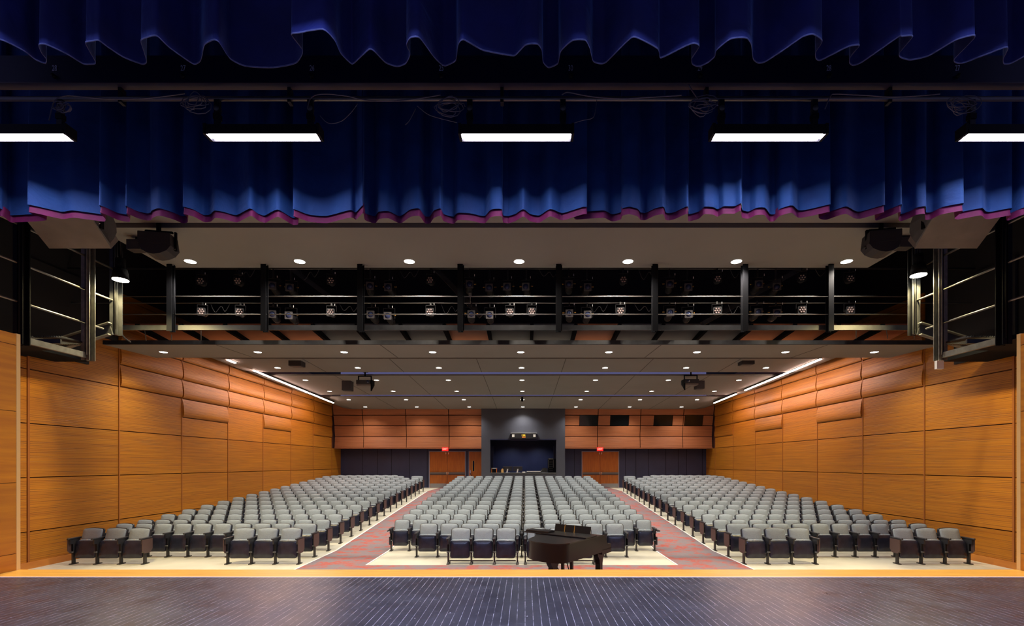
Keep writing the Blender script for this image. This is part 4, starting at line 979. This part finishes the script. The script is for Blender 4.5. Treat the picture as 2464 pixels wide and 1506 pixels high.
door_pair(XP(1401, YB), XP(1488, YB), 2, 'right double timber exit doors with push bars')
xa, xb = XP(1129, YB), XP(1168, YB); r = empty('door_3', ((xa + xb) / 2, YB - .01, .085)); hw = (xb - xa) / 2
q = MB(); q.box(-hw - .03, -hw, -.03, .02, 0, 2.29, 'frame_blue'); q.box(hw, hw + .03, -.03, .02, 0, 2.29, 'frame_blue'); q.box(-hw - .03, hw + .03, -.03, .02, 2.26, 2.29, 'frame_blue'); q.build('frame', None, r)
q = MB(); q.box(-hw, hw, -.02, .01, .01, 2.25, 'wood_door'); lf = q.build('door_leaf', None, r)
q = MB(); q.box(-.29, -.18, -.027, -.02, 1.04, 1.68, 'glass_dark'); q.box(-.305, -.29, -.03, -.02, 1.03, 1.69, 'wood_lip'); q.box(-.18, -.165, -.03, -.02, 1.03, 1.69, 'wood_lip'); q.build('vision_panel', None, lf)
q = MB(); q.box(-hw + .05, -hw + .11, -.045, -.02, .8, 1.1, 'chrome'); q.tube([(-hw + .08, -.05, .9), (-hw + .08, -.09, .86), (-hw + .2, -.09, .72)], .015, 'black', 6); q.build('handle', None, lf)
tag(r, 'single timber door with narrow window beside the booth', 'door', kind='structure')
for px, lab in ((1071, 'glowing red EXIT sign above the left double doors'), (1444, 'glowing red EXIT sign above the right double doors')):
    r = empty('exit_sign', (XP(px, 29.3), 29.3, ZP(1080.5, 29.3)))
    q = MB(); q.box(-.19, .19, 0, .05, -.11, .11, 'exit_red'); q.build('box', None, r)
    q = MB(); q.box(-.03, .03, .05, .125, .04, .10, 'black'); q.build('bracket', None, r)
    text_obj('lettering', 'EXIT', .17, (0, -.004, 0), 'exit_text', r, .9)
    tag(r, lab, 'sign')
r = empty('display_clock', (XP(1260.5, 28.8), 28.8, ZP(1049, 28.8)))
q = MB(); q.box(-.76, .76, 0, .16, -.15, .17, 'steel_dark'); q.box(-.78, .78, -.01, .17, .17, .19, 'white'); q.build('case', None, r)
q = MB(); q.prism([(-.84, -.26), (.84, -.26), (.80, .15), (-.80, .15)], .17, .2, 'navy_paint', axes='xz'); recalc(q.build('back_plate', None, r))
q = MB(); q.box(-.70, -.56, -.012, 0, -.06, .10, 'paper'); q.box(.56, .70, -.012, 0, -.06, .10, 'paper'); q.build('end_labels', None, r)
text_obj('digits', '128:', .15, (-.02, -.01, .04), 'amber', r); text_obj('digits', '86:20', .09, (0, -.01, -.07), 'amber_red', r)
tag(r, 'wall display clock with amber digits above the booth opening', 'clock')
CT = 1.05
spot('lamp_light', (-.9, 31.6, 3.2), 60, (.8, .85, 1), 140, 1, .1); spot('lamp_light', (.9, 31.6, 3.2), 60, (.8, .85, 1), 140, 1, .1)  # unseen spots added to brighten the booth interior
def at(px, Y): return XP(px, Y)
r = empty('equipment_case', (at(1189, 29.4), 29.4, CT)); q = MB(); q.box(-.17, -.13, 0, .2, 0, .27, 'orange'); q.box(.13, .17, 0, .2, 0, .27, 'orange'); q.box(-.17, .17, 0, .2, .24, .28, 'paper'); q.build('frame', None, r); q = MB(); q.box(-.12, .12, .02, .2, 0, .2, 'black'); q.build('contents', None, r); tag(r, 'small orange framed case at the left end of the booth counter', 'case')
q = MB(); q.prism(rrect(at(1199, 29.4), at(1207, 29.4), CT, CT + .15, .04), 29.4, 29.55, 'speaker', axes='xz'); tag(recalc(q.build('desk_bag')), 'black bag on the booth counter beside the orange case', 'bag')
q = MB(); q.prism([(at(1206, 29.3), CT), (at(1212, 29.3), CT), (at(1211, 29.3), CT + .22), (at(1208, 29.3), CT + .25), (at(1206, 29.3), CT + .16)], 29.3, 29.4, 'trim_edge', axes='xz'); tag(recalc(q.build('cloth')), 'crumpled yellowish cloth on the booth counter left of the monitors', 'cloth')
for px, lab in ((1221.5, 'left computer monitor seen from behind on the booth counter'), (1246, 'right computer monitor seen from behind on the booth counter')):
    r = empty('monitor', (at(px, 29.5), 29.5, CT)); q = MB(); q.box(-.28, .28, 0, .03, .09, .37, 'speaker'); q.box(-.285, .285, -.005, .035, .355, .375, 'steel_shine'); q.build('screen_back', None, r)
    q = MB(); q.prism([(-.08, 0), (.0, 0), (.04, .22), (-.03, .22)], -.05, -.02, 'white', axes='xz'); q.box(-.12, .12, -.1, .1, 0, .01, 'white'); recalc(q.build('stand', None, r)); tag(r, lab, 'monitor')
q = MB(); q.box(at(1257, 29.3), at(1264, 29.3), 29.2, 29.4, CT, CT + .06, 'paper'); tag(q.build('paper_stack'), 'small stack of papers right of the booth monitors', 'papers')
r = empty('mixing_console', (at(1284, 29.4), 29.4, CT)); q = MB(); q.box(-.42, .42, -.1, .4, 0, .06, 'steel_dark'); q.box(-.42, .42, -.1, .0, .06, .09, 'white'); q.build('body', None, r); q = MB(); q.cyl((.46, -.05, 0), .03, .16, 'steel_grey', 8); q.build('lamp_stub', None, r); tag(r, 'low pale mixing desk on the booth counter', 'mixer')
r = empty('desk_chair', (at(1309, 30.2), 30.2, .0)); q = MB(); q.prism([(-.22, .75), (.2, .75), (.22, 1.28), (.1, 1.34), (-.08, 1.32), (-.2, 1.15)], 0, .06, 'steel_grey', axes='xz'); recalc(q.build('backrest', None, r)); q = MB(); q.box(-.22, .22, -.45, .05, .44, .5, 'speaker'); q.build('seat', None, r); q = MB(); q.tube([(0, -.2, .06), (0, -.2, .45)], .03, 'chrome', 8); q.tube([(0, -.2, .5), (0, .03, .6), (0, .03, .9)], .02, 'black', 6); q.box(-.25, .25, -.23, -.17, 0, .06, 'black'); q.box(-.03, .03, -.45, .05, 0, .06, 'black'); q.build('base', None, r); tag(r, 'grey desk chair behind the booth counter', 'chair')
r = empty('equipment_rack', (at(1327, 29.5), 29.5, CT)); q = MB(); q.box(-.21, .27, 0, .4, 0, .84, 'black'); q.build('cabinet', None, r); q = MB()
for a in (-.19, .10): q.box(a, a + .02, -.02, 0, .3, .78, 'steel_shine')
for k in range(5): q.box(-.14, .08, -.012, 0, .12 + k * .13, .13 + k * .13, 'steel_grey')
q.box(-.17, .12, -.02, .02, .80, .87, 'steel_grey'); q.build('rails', None, r); tag(r, 'tall black equipment rack at the right end of the booth counter', 'rack')

# ------------------------------------------------------------------ grand piano
ang = math.atan2(.8, .6)
pr = empty('grand_piano', (.68, 8.67, -.874), ang)
def ymir(p): return (p[0], p[1])
out = [(0.24, 0.0), (1.86, 0.0), (1.86, 1.46)] + [(1.30, 1.46), (1.21, 1.45), (1.12, 1.41), (1.03, 1.36), (.95, 1.29), (.87, 1.21), (.78, 1.13), (.69, 1.06), (.60, 1.01), (.50, .975), (.40, .95), (.31, .93), (.22, .90), (.14, .86), (.08, .80), (.03, .72), (-.01, .62), (-.03, .52), (-.04, .42), (-.035, .31), (-.02, .20), (.01, .13), (.05, .075), (.10, .035), (.17, .008)]
body = [p for p in out]
bo = [(.24, 0), (1.52, 0), (1.52, 1.46)] + out[3:]
q = MB(); q.prism(bo[:3] + bo[3:], .651, .984, 'piano_side')
cxp, cyp = .8, .7
strip = [(cxp + (x - cxp) * 1.006, cyp + (y - cyp) * 1.006) for x, y in bo[3:] + bo[:2]]; n = len(strip); q.add([(x - .001, y, .65) for x, y in strip] + [(x - .001, y, .985) for x, y in strip], [(k + 1, k, k + n, k + 1 + n) for k in range(n - 1)], 'piano_side', True)
q.build('case', None, pr)
lo = [(p[0] - .0, p[1]) for p in bo]
q = MB(); q.prism([(.22, -.015), (1.50, -.015), (1.50, 1.475)] + [(x - .012, y + .01) for x, y in out[3:]], .985, 1.005, 'piano'); recalc(q.build('lid', None, pr))
q = MB(); q.box(.80, 1.24, -.02, 1.48, 1.012, 1.03, 'piano'); q.box(.80, .84, 0, .3, 1.005, 1.014, 'piano'); q.box(1.2, 1.24, 0, 1.4, 1.005, 1.014, 'piano'); q.box(.86, 1.1, .9, 1.47, 1.03, 1.065, 'piano'); q.build('folded_lid_flap', None, pr)
q = MB(); T = Matrix.Translation((1.44, .0, .99)) @ Matrix.Rotation(math.radians(14), 4, 'Y')
q.box(-.012, .012, .25, 1.12, 0, .165, 'piano_side', T); q.box(-.016, .014, .62, .635, 0, .165, 'gold', T); q.box(-.016, .014, .86, .875, 0, .165, 'gold', T); q.box(-.02, .06, .25, 1.12, -.01, .01, 'piano', T); q.build('music_desk', None, pr)
q = MB(); q.box(1.50, 1.90, .0, 1.46, .60, .70, 'piano_side'); q.build('key_bed', None, pr)
q = MB(); q.box(1.62, 1.76, .09, 1.37, .70, .725, 'ivory'); 
for k in range(50):
    if k % 7 not in (2, 6): y0 = .10 + k * .0254; q.box(1.62, 1.71, y0 + .014, y0 + .026, .725, .737, 'piano')
q.build('keyboard', None, pr)
for y0 in (0, 1.39):
    q = MB(); q.prism([(1.50, .68), (1.50, .985), (1.64, .985), (1.67, .89), (1.72, .81), (1.80, .78), (1.88, .785), (1.90, .75), (1.90, .68)], y0, y0 + .07, 'piano_side', axes='xz'); recalc(q.build('cheek', None, pr))
q = MB(); q.box(1.56, 1.60, .07, 1.39, .70, .93, 'piano'); q.build('fallboard', None, pr)
def pleg(x, y):
    q = MB(); s_ = [(-.05, 0), (.05, 0), (.055, .38), (.075, .48), (.14, .56), (.16, .64), (-.16, .64), (-.14, .56), (-.075, .48), (-.055, .38)]
    q.prism([(x + a, b_) for a, b_ in s_], y - .055, y + .055, 'piano_side', axes='xz'); recalc(q.build('leg', None, pr))
    q = MB(); q.cyl((x - .02, y, .03), .03, .04, 'gold', 10, 'x'); q.build('caster', None, pr)
pleg(1.62, .14); pleg(1.62, 1.32); pleg(.36, .45)
q = MB(); q.box(1.30, 1.36, .60, .65, .12, .65, 'piano_side'); q.box(1.30, 1.36, .82, .87, .12, .65, 'piano_side'); q.box(1.25, 1.40, .56, .91, .05, .13, 'piano_side'); q.tube([(1.28, .62, .12), (.92, .55, .655)], .012, 'piano_side', 6); q.tube([(1.28, .85, .12), (.92, .95, .655)], .012, 'piano_side', 6)
for k in range(3): q.box(1.38, 1.5, .65 + k * .08, .68 + k * .08, .06, .075, 'gold')
q.build('pedal_lyre', None, pr)
tag(pr, 'glossy black grand piano in front of the centre seats', 'piano')
